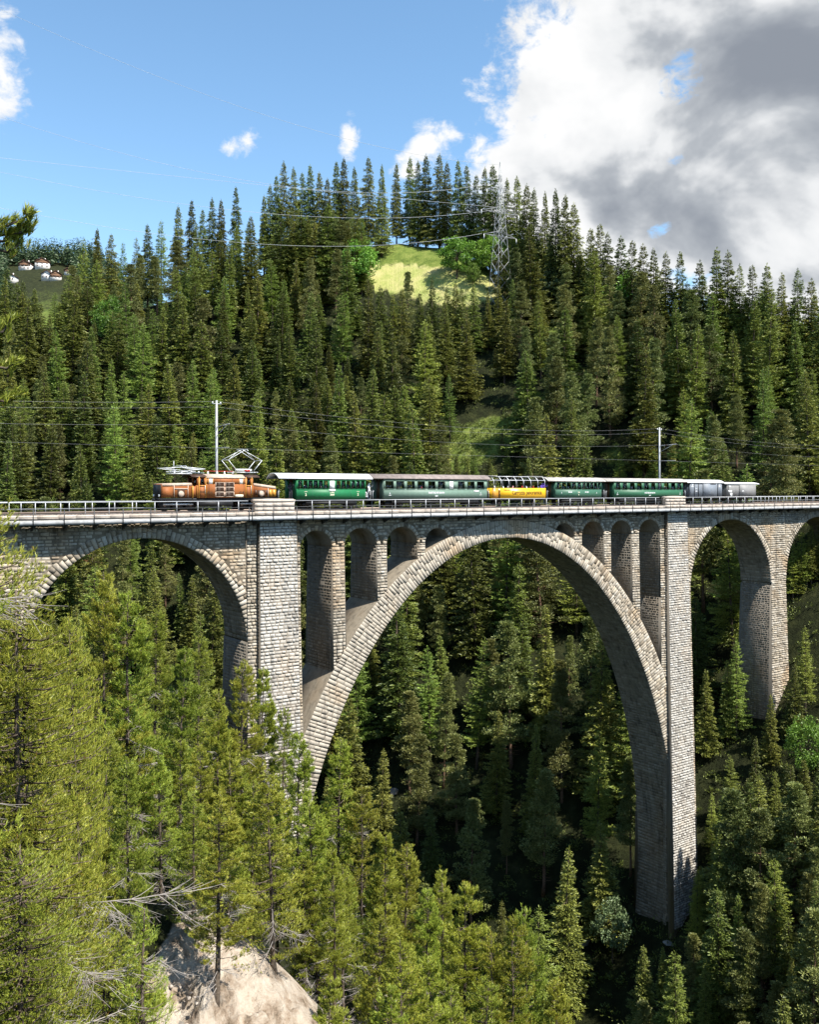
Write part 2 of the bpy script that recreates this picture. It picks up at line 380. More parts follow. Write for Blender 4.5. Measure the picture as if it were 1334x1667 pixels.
def glass_mat():
    m, nt, N, L = new_mat('window_glass')
    o = N.new('ShaderNodeOutputMaterial'); t = N.new('ShaderNodeBsdfTransparent'); t.inputs[0].default_value = (.72, .76, .74, 1)
    g = N.new('ShaderNodeBsdfGlossy'); g.inputs['Roughness'].default_value = .03
    fr = N.new('ShaderNodeFresnel'); fr.inputs[0].default_value = 1.5
    mx = N.new('ShaderNodeMixShader'); L.new(fr.outputs[0], mx.inputs[0]); L.new(t.outputs[0], mx.inputs[1]); L.new(g.outputs[0], mx.inputs[2]); L.new(mx.outputs[0], o.inputs[0])
    return m
M['glass'] = glass_mat()

# ------------------------------------------------------------------ terrain
AXIS = np.array([(-900, 330), (-400, 190), (-150, 150), (-60, 133), (-20, 124), (12, 110), (25, 80), (35, 50), (40, 20), (40, -300)], float)
PROF_S = [-900, -400, -200, -120, -86, -58, -45, -32, -26, -20, -14, -8, 0, 8, 15, 26, 51, 75, 100, 140, 170, 900]
PROF_Z = [150, 70, 40, 12, 0, -12, -20, -29, -37, -50, -68, -84, -88, -82, -72, -57.5, -31, -5, 19, 62, 92, 300]
ZC_X = [-3000, -200, 130, 270, 380, 460, 560, 650, 720, 790, 860, 950, 1050, 1200, 1334, 1600, 3000]
ZC_Z = [45, 50, 53, 60, 66, 73, 77, 80, 77, 68, 56, 43, 33, 26, 20, 15, 8]

def signed_axis(l, d):
    P = np.stack([l, d], -1); best = np.full(l.shape, 1e9); sg = np.ones(l.shape)
    for a, b in zip(AXIS[:-1], AXIS[1:]):
        ab = b - a; t = np.clip(((P - a) @ ab) / (ab @ ab), 0, 1)
        q = a + t[..., None] * ab; dist = np.linalg.norm(P - q, axis=-1)
        cr = ab[0] * (P[..., 1] - a[1]) - ab[1] * (P[..., 0] - a[0])
        up = dist < best
        sg = np.where(up, np.sign(cr), sg); best = np.where(up, dist, best)
    return best * sg                           # positive on the far (right) bank

def vnoise(x, y, seed=0):
    out = np.zeros_like(x); rg = np.random.default_rng(seed)
    for k in range(5):
        f = 1 / (46 / 1.9 ** k); a = 1.9 ** -k
        for _ in range(3):
            th, ph = rg.uniform(0, 6.28, 2)
            out += a * np.sin((x * math.cos(th) + y * math.sin(th)) * f * 6.28 + ph + 1.3 * np.sin((x * math.sin(th) - y * math.cos(th)) * f * 3.1 + ph))
    return out / 4.0

def H(l, d):
    l = np.asarray(l, float); d = np.asarray(d, float)
    s = signed_axis(l, d)
    k = np.where(s < 0, np.interp(d, [-50, 0, 3, 6, 10, 14, 20, 26, 60], [2.15, 2.1, 2.0, 1.75, 1.48, 1.27, 1.1, 1.0, 1.0]), 1.0)
    z = np.interp(s * k, PROF_S, PROF_Z)
    dd = np.maximum(d, 20.0)
    ax = 667 + FPX * l / dd
    zc = np.interp(ax, ZC_X, ZC_Z)
    q = 5.0
    zlim = -q * np.log(np.exp(-np.clip(z, -200, 300) / q) + np.exp(-np.clip(zc, -200, 300) / q))   # soft minimum: the hill ends in a crest
    z = np.where(s > 30, zlim, z)
    hill = 20 + .37 * (d - 300)
    fade = np.clip((460 - ax) / 300, 0, 1) * np.clip((d - 330) / 60, 0, 1)
    hill = np.minimum(hill, 196 + .02 * (d - 800) - np.clip(ax, -400, 400) * .05)
    z = np.where((s > 30) & (d > 330), z + np.maximum(hill - z, 0) * fade, z)
    amp = np.interp(np.abs(s), [0, 15, 60, 200, 800], [1.0, 1.6, 1.5, 1.0, 3.0])
    # keep it calm where the camera stands and where the piers stand
    near = np.clip(np.hypot(l, d) / 12, 0, 1)
    z = z + vnoise(l, d, 3) * amp * near
    # eroded scarp below the viewpoint
    sc = np.exp(-(((l + 5.0) / 6.0) ** 2 + ((d - 28.5) / 3.6) ** 2))
    z = z - 1.6 * sc * np.tanh((l + 9 - (d - 28) * .6) / 3.0)
    rough = np.exp(-(((l + 5.0) / 8.0) ** 4 + ((d - 28.0) / 8.0) ** 4))
    gul = np.abs(np.sin(l * 1.25 + d * .35 + 1.1 * np.sin(d * .55 + l * .3)))
    z = z + rough * (1.1 * np.abs(vnoise(l * 7, d * 7, 21)) + .55 * vnoise(l * 19, d * 19, 22) - .9 * (1 - gul) ** 2 - .35 * np.abs(vnoise(l * 33, d * 33, 23)))
    z = z + 5.2 * np.exp(-(((l + 7.5) / 8.0) ** 2 + ((d - 37.5) / 6.5) ** 2))      # small spur that carries the scarp
    return z
def h1(l, d): return float(H(np.array([l]), np.array([d]))[0])
def h_xy(X, Y):
    l, d = to_ld((X, Y, 0)); return h1(l, d)

def inpoly(x, y, poly):
    x = np.asarray(x); y = np.asarray(y); ins = np.zeros(np.broadcast(x, y).shape, bool); n = len(poly)
    for i in range(n):
        x0, y0 = poly[i]; x1, y1 = poly[(i + 1) % n]
        c = ((y0 > y) != (y1 > y)) & (x < (x1 - x0) * (y - y0) / (y1 - y0 + 1e-9) + x0); ins ^= c
    return ins

def build_terrain():
    ls = np.unique(np.concatenate([np.arange(-140, 171, 2.6), np.arange(-40, 46, 1.3), np.arange(-14, 4, .2), -140 - np.cumsum(np.geomspace(3, 500, 34)), 170 + np.cumsum(np.geomspace(3, 500, 34))]))
    ds = np.unique(np.concatenate([np.arange(-20, 300, 2.6), np.arange(2, 70, 1.3), np.arange(17, 37, .2), -20 - np.cumsum(np.geomspace(4, 500, 24)), 300 + np.cumsum(np.geomspace(3, 420, 44))]))
    Lg, Dg = np.meshgrid(ls, ds); Z = H(Lg, Dg)
    X = CAM[0] + Lg * CR[0] + Dg * CF[0]; Y = CAM[1] + Lg * CR[1] + Dg * CF[1]
    w = np.exp(-(((Lg + 5.0) / 9.0) ** 6 + ((Dg - 27.0) / 10.0) ** 6)); ii = np.argwhere(w > .03)
    for a, b in ii:                             # weathered, gullied face of the scarp
        q = Vector((Lg[a, b] * .55, Dg[a, b] * .55, 7.7)); r = mnoise.ridged_multi_fractal(q, .9, 2.1, 6, 1.0, 2.0)
        Z[a, b] += w[a, b] * ((r - 1.2) * .75 + mnoise.turbulence(q * 3.1, 4, True) * .45)
    V = np.stack([X, Y, Z], -1).reshape(-1, 3); nx, ny = len(ls), len(ds)
    i = np.arange(ny - 1)[:, None] * nx + np.arange(nx - 1)[None, :]
    F = np.stack([i, i + 1, i + 1 + nx, i + nx], -1).reshape(-1, 4)
    # land cover as a per-vertex class: r meadow hay, g fresh grass, b bare pale scarp / scree
    dd = np.maximum(Dg, 5); px = 667 + FPX * Lg / dd; py = HOR - FPX * (Z - CAM[2]) / dd
    far = (Dg > 150) & (Dg < 320)
    hay = far & inpoly(px, py, [(590, 434), (640, 428), (740, 438), (820, 458), (830, 490), (760, 500), (690, 490), (590, 464)])
    grass = far & inpoly(px, py, [(560, 400), (640, 370), (720, 380), (800, 420), (860, 440), (940, 500), (960, 560), (880, 540), (830, 470), (740, 440), (585, 430)])
    grass |= (Dg > 120) & (Dg < 300) & inpoly(px, py, [(700, 735), (760, 690), (835, 675), (850, 715), (800, 745), (760, 770), (690, 770)])
    grass |= (Dg > 120) & (Dg < 300) & inpoly(px, py, [(960, 745), (1020, 715), (1040, 740), (1000, 765)])
    grass |= (Dg > 330) & (px > 40) & (px < 115) & (py > 440)
    bare = (Dg > 120) & (Dg < 300) & inpoly(px, py, [(728, 708), (790, 656), (836, 648), (815, 680), (752, 716)])
    sc = ((Dg > 12) & (Dg < 42) & inpoly(px, py, [(285, 1500), (330, 1470), (425, 1478), (480, 1555), (585, 1625), (610, 1760), (230, 1760), (235, 1590)])).astype(float)
    C = np.zeros((nx * ny, 4), np.float32); C[:, 3] = 1
    C[:, 0] = hay.ravel(); C[:, 1] = grass.ravel(); C[:, 2] = np.clip(bare.ravel() * .40 + sc.ravel(), 0, 1)
    G = C.reshape(ny, nx, 4)
    for _ in range(2):                          # soften the class borders
        Q = np.pad(G, ((1, 1), (1, 1), (0, 0)), mode='edge'); G = sum(Q[a:a + ny, b:b + nx] for a in range(3) for b in range(3)) / 9
    C = np.ascontiguousarray(G.reshape(-1, 4), dtype=np.float32)
    m, nt, N, Lk = new_mat('terrain_ground')
    o = N.new('ShaderNodeOutputMaterial'); p = N.new('ShaderNodeBsdfPrincipled'); Lk.new(p.outputs[0], o.inputs[0]); p.inputs['Roughness'].default_value = .95; p.inputs['Specular IOR Level'].default_value = .1
    at = N.new('ShaderNodeVertexColor'); at.layer_name = 'cover'; sp = N.new('ShaderNodeSeparateColor'); Lk.new(at.outputs[0], sp.inputs[0])
    geo = N.new('ShaderNodeNewGeometry')
    def nz(sc_, det, ro=.6):
        n = N.new('ShaderNodeTexNoise'); n.inputs['Scale'].default_value = sc_; n.inputs['Detail'].default_value = det; n.inputs['Roughness'].default_value = ro; Lk.new(geo.outputs['Position'], n.inputs['Vector']); return n.outputs['Fac']
    def ramp(fac, cols):
        r = N.new('ShaderNodeValToRGB'); Lk.new(fac, r.inputs[0]); e = r.color_ramp.elements
        e[0].position = cols[0][0]; e[0].color = (*cols[0][1], 1); e[1].position = cols[-1][0]; e[1].color = (*cols[-1][1], 1)
        for q, c in cols[1:-1]:
            k = e.new(q); k.color = (*c, 1)
        return r.outputs[0]
    def mix(f, a, b):
        n = N.new('ShaderNodeMixRGB'); Lk.new(f, n.inputs[0]); Lk.new(a, n.inputs[1]); Lk.new(b, n.inputs[2]); return n.outputs[0]
    def msk(ch, amp):
        a = N.new('ShaderNodeMath'); a.operation = 'MULTIPLY_ADD'; Lk.new(nz(.55, 6, .7), a.inputs[0]); a.inputs[1].default_value = amp; a.inputs[2].default_value = -amp * .5
        b = N.new('ShaderNodeMath'); b.operation = 'ADD'; Lk.new(a.outputs[0], b.inputs[0]); Lk.new(ch, b.inputs[1])
        r = N.new('ShaderNodeMapRange'); r.interpolation_type = 'SMOOTHSTEP'; r.inputs['From Min'].default_value = .38; r.inputs['From Max'].default_value = .6; Lk.new(b.outputs[0], r.inputs[0]); return r.outputs[0]
    soil = ramp(nz(.5, 8, .7), [(.3, (.010, .011, .005)), (.5, (.020, .024, .009)), (.62, (.036, .040, .014)), (.76, (.07, .058, .036))])
    hayc = ramp(nz(.16, 6, .65), [(.3, (.20, .25, .06)), (.45, (.33, .34, .11)), (.6, (.42, .38, .16)), (.75, (.47, .43, .21))])
    gr = ramp(nz(.35, 7, .7), [(.3, (.06, .09, .018)), (.5, (.13, .17, .034)), (.7, (.21, .23, .06))])
    scar = ramp(nz(1.1, 9, .72), [(.30, (.10, .075, .045)), (.42, (.34, .26, .19)), (.54, (.52, .44, .35)), (.78, (.64, .57, .48))])
    c = mix(msk(sp.outputs[1], .5), soil, gr); c = mix(msk(sp.outputs[0], .6), c, hayc); c = mix(msk(sp.outputs[2], .55), c, scar)
    Lk.new(c, p.inputs['Base Color'])
    b = N.new('ShaderNodeBump'); b.inputs['Strength'].default_value = .8; b.inputs['Distance'].default_value = .5; Lk.new(nz(2.2, 9, .75), b.inputs['Height']); Lk.new(b.outputs[0], p.inputs['Normal'])
    me = raw_mesh('ground', V, [F], [m], smooth=True)
    ca = me.color_attributes.new('cover', 'FLOAT_COLOR', 'POINT'); ca.data.foreach_set('color', C.ravel())
    o = link('ground', me); tag(o, 'steep forest floor of the gorge with meadow and pale scarp', 'ground', kind='structure')
build_terrain()

def build_river():
    P = []
    for a, b in zip(AXIS[:-1], AXIS[1:]):
        for t in np.linspace(0, 1, 12, endpoint=False): P.append(a + t * (b - a))
    P = np.array(P); T = np.gradient(P, axis=0); T /= np.linalg.norm(T, axis=1)[:, None]; Nn = np.stack([-T[:, 1], T[:, 0]], -1)
    V = []
    for p, n in zip(P, Nn):
        for s in (-5.5, 5.5):
            q = p + s * n; V.append(ld(q[0], q[1], -84.8))
    F = [(2 * i, 2 * i + 1, 2 * i + 3, 2 * i + 2) for i in range(len(P) - 1)]
    o = link('river', raw_mesh('river', V, [np.array(F)], [M['water']])); tag(o, 'dark river at the bottom of the gorge', 'river', kind='structure')
build_river()


# ------------------------------------------------------------------ viaduct
XC, ZC0 = 22.5, -50.0
AI, BI, AE, BE = 29.8, 46.36, 33.4, 48.4      # main arch: inner and outer curve
def yf(z): return 1.55 - .022 * np.maximum(0, -np.asarray(z, float) - 2)
def yb(z): return 6.35 + .022 * np.maximum(0, -np.asarray(z, float) - 2)
def intr(th): return XC + AI * np.cos(th), ZC0 + BI * np.sin(th)
def extr(th): return XC + AE * np.cos(th), ZC0 + BE * np.sin(th)
Z_TOP = -.62                                   # top of the masonry, under the cope

via = empty('viaduct', (22.5, 4, -50))
tag(via, 'tall pale stone railway viaduct with one great arch and slender openings above it', 'viaduct')

def strip_solid(mb, xs, zb, zt, y0=yf, y1=yb, dy=0.0, ends=True):
    """wall between a lower curve zb and an upper curve zt over xs, front at y0(z), back at y1(z)."""
    xs, zb, zt = map(lambda a: np.asarray(a, float), (xs, zb, zt)); n = len(xs)
    V = np.concatenate([np.stack([xs, y0(zb) + dy, zb], -1), np.stack([xs, y0(zt) + dy, zt], -1), np.stack([xs, y1(zb) - dy, zb], -1), np.stack([xs, y1(zt) - dy, zt], -1)])
    F = []
    for i in range(n - 1):
        j = i + 1
        F += [(i, j, n + j, n + i), (2 * n + j, 2 * n + i, 3 * n + i, 3 * n + j), (i, 2 * n + i, 2 * n + j, j), (n + i, n + j, 3 * n + j, 3 * n + i)]
    if ends: F += [(0, n, 3 * n, 2 * n), (n - 1, 3 * n - 1, 4 * n - 1, 2 * n - 1)]
    return mb.add(V, F)

def batter_box(mb, x0, x1, z0, z1, y0f, y1f, bx=1 / 70, n=1):
    """pier that widens downwards."""
    def ring(z):
        e = (z1 - z) * bx
        return [(x0 - e, float(y0f(z)), z), (x1 + e, float(y0f(z)), z), (x1 + e, float(y1f(z)), z), (x0 - e, float(y1f(z)), z)]
    return mb.hexa(ring(z0) + ring(z1))

STUFF_FRONT, STUFF_PALE, STUFF_SHADE, RING_REST = [], [], [], []
def stones_on(P, n_of, u0, u1, v0, v1, ch=(.25, .38), ln=(.32, .78), joint=.035, proud=(.02, .09), keep=None, sink=.02, swap=False, rng=RNG, edge=.05):
    """irregular coursed blocks over a patch: courses along u, stacked along v. Returns a list of (8 x 3) arrays."""
    out = []
    v = v0
    while v < v1 - .12:
        h = rng.uniform(*ch); h = min(h, v1 - v)
        if v1 - (v + h) < .15: h = v1 - v
        u = u0 - rng.uniform(0, ln[0]) * .0; first = True
        while u < u1 - .1:
            w = rng.uniform(*ln)
            if first: w *= rng.uniform(.45, 1.0); first = False
            if u1 - (u + w) < ln[0] * .6: w = u1 - u
            uc, vc = u + w / 2, v + h / 2
            if keep is None or keep(uc, vc, w, h):
                j = joint / 2 + rng.uniform(0, .015)
                a = np.array([u + j, u + w - j, u + w - j, u + j]); b = np.array([v + j, v + j, v + h - j, v + h - j])
                a = a + rng.uniform(-.02, .02, 4); b = b + rng.uniform(-.02, .02, 4)
                base = P(a, b); nn = n_of(a, b)
                e = min(edge, w * .2, h * .2)
                a2 = a + np.array([e, -e, -e, e]) * rng.uniform(.6, 1.5, 4); b2 = b + np.array([e, e, -e, -e]) * rng.uniform(.6, 1.5, 4)
                top = P(a2, b2) + nn * (rng.uniform(*proud) + rng.uniform(-.025, .025, 4))[:, None]
                out.append(np.concatenate([base - nn * sink, top]))
            u += w
        v += h
    return out
QF = np.array([(4, 5, 6, 7), (0, 1, 5, 4), (1, 2, 6, 5), (2, 3, 7, 6), (3, 0, 4, 7)])
def blocks_mesh(name, blocks, mat, flip=False):
    B = np.stack(blocks); n = len(B); F = (QF[None] + (np.arange(n) * 8)[:, None, None]).reshape(-1, 4)
    if flip: F = F[:, ::-1]
    return raw_mesh(name, B.reshape(-1, 3), [F], [mat])

def front_patch(y0, dy=0.0):
    return (lambda a, b: np.stack([a, y0(b) + dy, b], -1)), (lambda a, b: np.tile((0, -1.0, 0), (4, 1)))
def side_patch(x_of):
    return (lambda a, b: np.stack([x_of(b), a, b], -1)), (lambda a, b: np.tile((-1.0, 0, 0), (4, 1)))

# --- main arch ring
TH0, TH1 = math.asin((-62 - ZC0) / BI), math.pi - math.asin((-62 - ZC0) / BI)
ths = np.linspace(TH0, TH1, 140)
mb = MB()
xi, zi = intr(ths); xe, ze = extr(ths); n = len(ths)
V = np.concatenate([np.stack([xi, yf(zi), zi], -1), np.stack([xe, yf(ze), ze], -1), np.stack([xi, yb(zi), zi], -1), np.stack([xe, yb(ze), ze], -1)])
F = []
for i in range(n - 1):
    j = i + 1
    F += [(i, n + i, n + j, j), (2 * n + i, 2 * n + j, 3 * n + j, 3 * n + i), (i, j, 2 * n + j, 2 * n + i), (n + i, 3 * n + i, 3 * n + j, n + j)]
mb.add(V, F)
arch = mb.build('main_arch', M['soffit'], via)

# voussoirs on the front of the ring
tt = np.linspace(TH0, TH1, 4000); xm = XC + (AI + AE) / 2 * np.cos(tt); zm = ZC0 + (BI + BE) / 2 * np.sin(tt)
arc = np.concatenate([[0], np.cumsum(np.hypot(np.diff(xm), np.diff(zm)))]); ARC = arc[-1]
def ringP(a, b):                               # a: arc length, b: 0 (inner) .. 1 (outer)
    t = np.interp(a, arc, tt); x0, z0 = intr(t); x1, z1 = extr(t)
    x = x0 + (x1 - x0) * b; z = z0 + (z1 - z0) * b
    return np.stack([x, yf(z), z], -1)
vous = []
a = 0.0
while a < ARC - .2:
    w = RNG.uniform(.28, .46); w = min(w, ARC - a)
    t = np.interp(a + w / 2, arc, tt); x0, z0 = intr(t); x1, z1 = extr(t); thick = math.hypot(x1 - x0, z1 - z0)
    if z0 > -58:
        k = 2 if thick < 2.6 else 3
        if RNG.random() < .25: k += 1
        cuts = np.concatenate([[-.012], np.sort((np.arange(1, k) + RNG.uniform(-.28, .28, k - 1)) / k), [1.0]])
        for c0, c1 in zip(cuts[:-1], cuts[1:]):
            j = .022; jb = .02 / thick
            aa = np.array([a + j, a + w - j, a + w - j, a + j]) + RNG.uniform(-.015, .015, 4)
            bb = np.array([c0 + jb, c0 + jb, c1 - jb, c1 - jb])
            base = ringP(aa, bb); e = .05; eb = .06 / thick
            top = ringP(aa + np.array([e, -e, -e, e]), bb + np.array([eb, eb, -eb, -eb]))
            top[:, 1] -= RNG.uniform(.03, .10) + RNG.uniform(-.025, .025, 4); base[:, 1] += .02
            vous.append(np.concatenate([base, top]))
    a += w
vc = np.array([b.mean(0) for b in vous]); vd = np.linalg.norm(vc - CAM, axis=1)
vis = (vc[:, 2] > -24) | (vc[:, 0] > 22)
order = np.argsort(np.where(vis, vd, 1e6))
for i in order[:300]:
    link('voussoir', blocks_mesh('voussoir', [vous[i]], M['stone'], flip=True), arch)
RING_REST += [vous[i] for i in order[300:]]

# soffit courses on the visible (right-hand) inner face of the great arch
def soffP(a, b):
    t = np.interp(a, arc, tt); x, z = intr(t); return np.stack([x, b, z], -1)
def soffN(a, b):
    t = np.interp(a, arc, tt); v = np.stack([-np.cos(t) / AI, np.zeros(4), -np.sin(t) / BI], -1); return v / np.linalg.norm(v, axis=1)[:, None]
a = 0.0; soff = []
while a < ARC * .55:
    w = RNG.uniform(.36, .5); t = float(np.interp(a + w / 2, arc, tt)); z = float(intr(t)[1])
    rough = z < -26.5
    b0, b1 = float(yf(z)) + .02, float(yb(z)) - .02; b = b0
    while b < b1 - .1:
        ll = RNG.uniform(.45, 1.1); ll = ll if b1 - (b + ll) > .3 else b1 - b
        aa = np.array([a + .02, a + w - .02, a + w - .02, a + .02]); bb = np.array([b + .02, b + .02, b + ll - .02, b + ll - .02])
        nn = soffN(aa, bb); pr = RNG.uniform(.01, .07) if rough else RNG.uniform(.004, .014)
        base = soffP(aa, bb) - nn * .02; top = soffP(aa + np.array([.03, -.03, -.03, .03]), bb + np.array([.03, .03, -.03, -.03])) + nn * pr
        soff.append(np.concatenate([base, top])); b += ll
    a += w
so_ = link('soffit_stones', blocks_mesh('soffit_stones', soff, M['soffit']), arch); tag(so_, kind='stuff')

# --- spandrel piers and arcades over the great arch
def z_ext(x): 
    q = np.clip(1 - ((np.asarray(x, float) - XC) / AE) ** 2, 0, 1); return ZC0 + BE * np.sqrt(q)
SP_P = [(-1.30, .14), (4.11, 5.35), (9.35, 10.40), (33.42, 34.72), (38.72, 39.98), (43.98, 45.42)]
TL, TR = (-10.70, -4.95), (49.65, 55.95)       # tower cores
OPEN = [(TL[1], -1.30), (.14, 4.11), (5.35, 9.35), (10.40, 13.75), (29.83, 33.42), (34.72, 38.72), (39.98, 43.98), (45.42, TR[0])]
SPRING = -3.85
for (x0, x1) in SP_P:
    mb = MB(); zb = float(min(z_ext(x0), z_ext(x1))) - .9
    batter_box(mb, x0, x1, zb, SPRING, yf, yb, bx=1 / 110)
    pier = mb.build('spandrel_pier', M['mortar'], via)
    bx = 1 / 110
    P, Nn = front_patch(yf); xo = lambda z, x0=x0: x0 - (SPRING - z) * bx
    STUFF_FRONT.extend(stones_on(P, Nn, x0 - .02, x1 + .02, max(zb, -24), SPRING, keep=lambda u, v, w, h: v > z_ext(u) - .15, ln=(.4, .75)))
    P, Nn = side_patch(lambda z, x0=x0: x0 - (SPRING - z) / 110)
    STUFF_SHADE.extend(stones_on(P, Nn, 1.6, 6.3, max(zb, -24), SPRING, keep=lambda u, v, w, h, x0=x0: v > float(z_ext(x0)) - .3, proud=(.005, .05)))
    if x0 in (-1.30, 4.11):                    # small dark inspection niches in the pier side
        pass
segs = [(OPEN[0][0] - .6, 14.6, OPEN[:4]), (29.0, OPEN[7][1] + .6, OPEN[4:])]
for (xa, xb_, ops) in segs:
    xs, zb = [xa], [SPRING - .02]
    for (o0, o1) in ops:
        rr = (o1 - o0) / 2; c = (o0 + o1) / 2; zc_ = SPRING
        for k in range(15):
            an = math.pi * (1 - k / 14); xs.append(c + rr * math.cos(an) * .9995); zb.append(zc_ + (rr if rr < 1.95 else 1.95) * math.sin(an) * .93)
        if o1 != ops[-1][1] or True: pass
    xs.append(xb_); zb.append(SPRING - .02)
    xs = np.array(xs); zb = np.array(zb)
    # where the arch extrados rises above the springing the wall starts on the extrados
    zb = np.maximum(zb, np.where((xs > 13.8) & (xs < 29.8), z_ext(xs) - .3, -99))
    zb = np.minimum(zb, Z_TOP - .25)
    mb = MB(); strip_solid(mb, xs, zb, np.full(len(xs), Z_TOP), dy=.012)
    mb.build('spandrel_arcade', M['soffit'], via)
xs = np.linspace(14.5, 29.1, 30); mb = MB(); strip_solid(mb, xs, np.minimum(z_ext(xs) - .35, Z_TOP - .3), np.full(30, Z_TOP), dy=.02)
mb.build('crown_wall', M['mortar'], via)
def arcade_keep(u, v, w, h):
    if v < float(z_ext(u)) + .02 and TL[1] < u < TR[0]: return False
    for (o0, o1) in OPEN:
        c, rr = (o0 + o1) / 2, (o1 - o0) / 2 + .42
        if abs(u - c) < rr + w * .3:
            zz = SPRING + min(rr, 2.4) * .95 * math.sqrt(max(0, 1 - min(1, (u - c) / rr * 1.0) ** 2))
            if v - h * .5 < zz: return False
    return True
P, Nn = front_patch(yf, .012)
STUFF_FRONT.extend(stones_on(P, Nn, TL[1], TR[0], SPRING, Z_TOP, keep=arcade_keep, ln=(.4, .9)))
small_vous = []
for (o0, o1) in OPEN:
    c, rr = (o0 + o1) / 2, (o1 - o0) / 2; m_ = 15
    for k in range(m_):
        a0, a1 = math.pi * (k + .06) / m_, math.pi * (k + .94) / m_
        pts = []
        rz = min(rr, 1.95) * .93 / rr
        for (rad, off) in ((0, .02), (.45, .02)):
            pass
        r1 = rr + RNG.uniform(.35, .5)
        q = np.array([(c + rr * math.cos(a0), SPRING + rr * rz * math.sin(a0)), (c + rr * math.cos(a1), SPRING + rr * rz * math.sin(a1)), (c + r1 * math.cos(a1), SPRING + (rr * rz + r1 - rr) * math.sin(a1)), (c + r1 * math.cos(a0), SPRING + (rr * rz + r1 - rr) * math.sin(a0))])
        if q[:, 1].max() > Z_TOP - .02 or q[:, 1].mean() < float(z_ext(q[:, 0].mean())): continue
        cen = q.mean(0); q2 = cen + (q - cen) * .84; pr = RNG.uniform(.05, .1)
        small_vous.append(np.concatenate([np.stack([q[:, 0], np.full(4, 1.58), q[:, 1]], -1), np.stack([q2[:, 0], np.full(4, 1.55 - pr), q2[:, 1]], -1)]))

# --- towers with projecting pilasters
PIL = [(-9.60, -5.60), (50.66, 54.86)]
def ypf(z): return yf(z) - .52 - .004 * np.maximum(0, -np.asarray(z, float))
def ypb(z): return yb(z) + .52
for (x0, x1), (p0, p1), zb in ((TL, PIL[0], -46), (TR, PIL[1], -62)):
    zk, zs_ = -24.0, -12.42; e_ = (zs_ - zk) / 75
    lo0, lo1 = (x0 - e_, -9.0) if x0 < 0 else (53.6, x1 + e_)        # lower down the shaft stands behind the springing of the great arch
    mb = MB(); mb.box(x0 + (.03 if x0 < 0 else 0), x1 - (.03 if x0 > 0 else 0), 1.58, 6.32, zs_ - .01, Z_TOP - .03)
    batter_box(mb, x0, x1, zk, zs_, lambda z: yf(z) + .03, lambda z: yb(z) - .03, bx=1 / 75)
    batter_box(mb, lo0, lo1, zb, zk + .02, lambda z: yf(z) + .035, lambda z: yb(z) - .035, bx=1 / 75)
    tw = mb.build('tower_pier', M['mortar'], via)
    mb = MB(); batter_box(mb, p0, p1, zb + .3, Z_TOP - .4, lambda z: ypf(z) + .02, lambda z: yf(z) + .25, bx=1 / 160)
    batter_box(mb, p0 + (1.9 if p0 > 0 else 0), p1, zb + .3, Z_TOP - .4, lambda z: yb(z) - .25, lambda z: ypb(z) - .02, bx=1 / 160)
    pl = mb.build('pilaster', M['mortar'], tw)
    ze_ = -34 if p0 < 0 else -56
    P, Nn = front_patch(ypf)
    def keep(u, v, w, h): return True
    Pb = lambda a, b, p0=p0, p1=p1: np.stack([a + (a - (p0 + p1) / 2) / ((p1 - p0) / 2) * (Z_TOP - b) / 160, ypf(b), b], -1)
    bl = stones_on(Pb, Nn, p0, p1, ze_, Z_TOP - .42, ch=(.27, .38), ln=(.36, .74))
    cen = np.array([b.mean(0) for b in bl]); o_ = np.argsort(np.linalg.norm(cen - CAM, axis=1) + np.where(cen[:, 2] < -27, 1e3, 0) * (p0 < 0))
    nsel = 250 if p0 < 0 else 50
    for i in o_[:nsel]: link('stone', blocks_mesh('stone', [bl[i]], M['stone_pale']), tw)
    STUFF_PALE.extend([bl[i] for i in o_[nsel:]])
    # left cheek of the pilaster
    P, Nn = side_patch(lambda z, p0=p0: p0 - (Z_TOP - z) / 160)
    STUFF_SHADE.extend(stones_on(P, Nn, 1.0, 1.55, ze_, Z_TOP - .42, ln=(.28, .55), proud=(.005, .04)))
    # core either side
    P, Nn = front_patch(yf)
    e = 1 / 75
    for (ua, ub, lean) in ((x0, p0 - .02, -1), (p1 + .02, x1, 1)):
        Pc = lambda a, b, ua=ua, ub=ub, lean=lean: np.stack([a + (lean * np.maximum(0, -12.42 - b) * e * ((ub - a) / (ub - ua) if lean < 0 else (a - ua) / (ub - ua))), yf(b), b], -1)
        inner = (lean < 0) == (x0 > 0)
        STUFF_FRONT.extend(stones_on(Pc, Nn, ua, ub, -23 if inner else ze_, Z_TOP - .03, ln=(.35, .7), keep=(lambda u, v, w, h: v > float(z_ext(u)) - .2) if inner else None))
    P, Nn = side_patch(lambda z, x0=x0: x0 - np.maximum(0, -12.42 - z) * e)
    STUFF_SHADE.extend(stones_on(P, Nn, 1.65, 6.25, -30 if x0 < 0 else -26, SPRING if x0 > 0 else -12.6, proud=(.005, .05)))

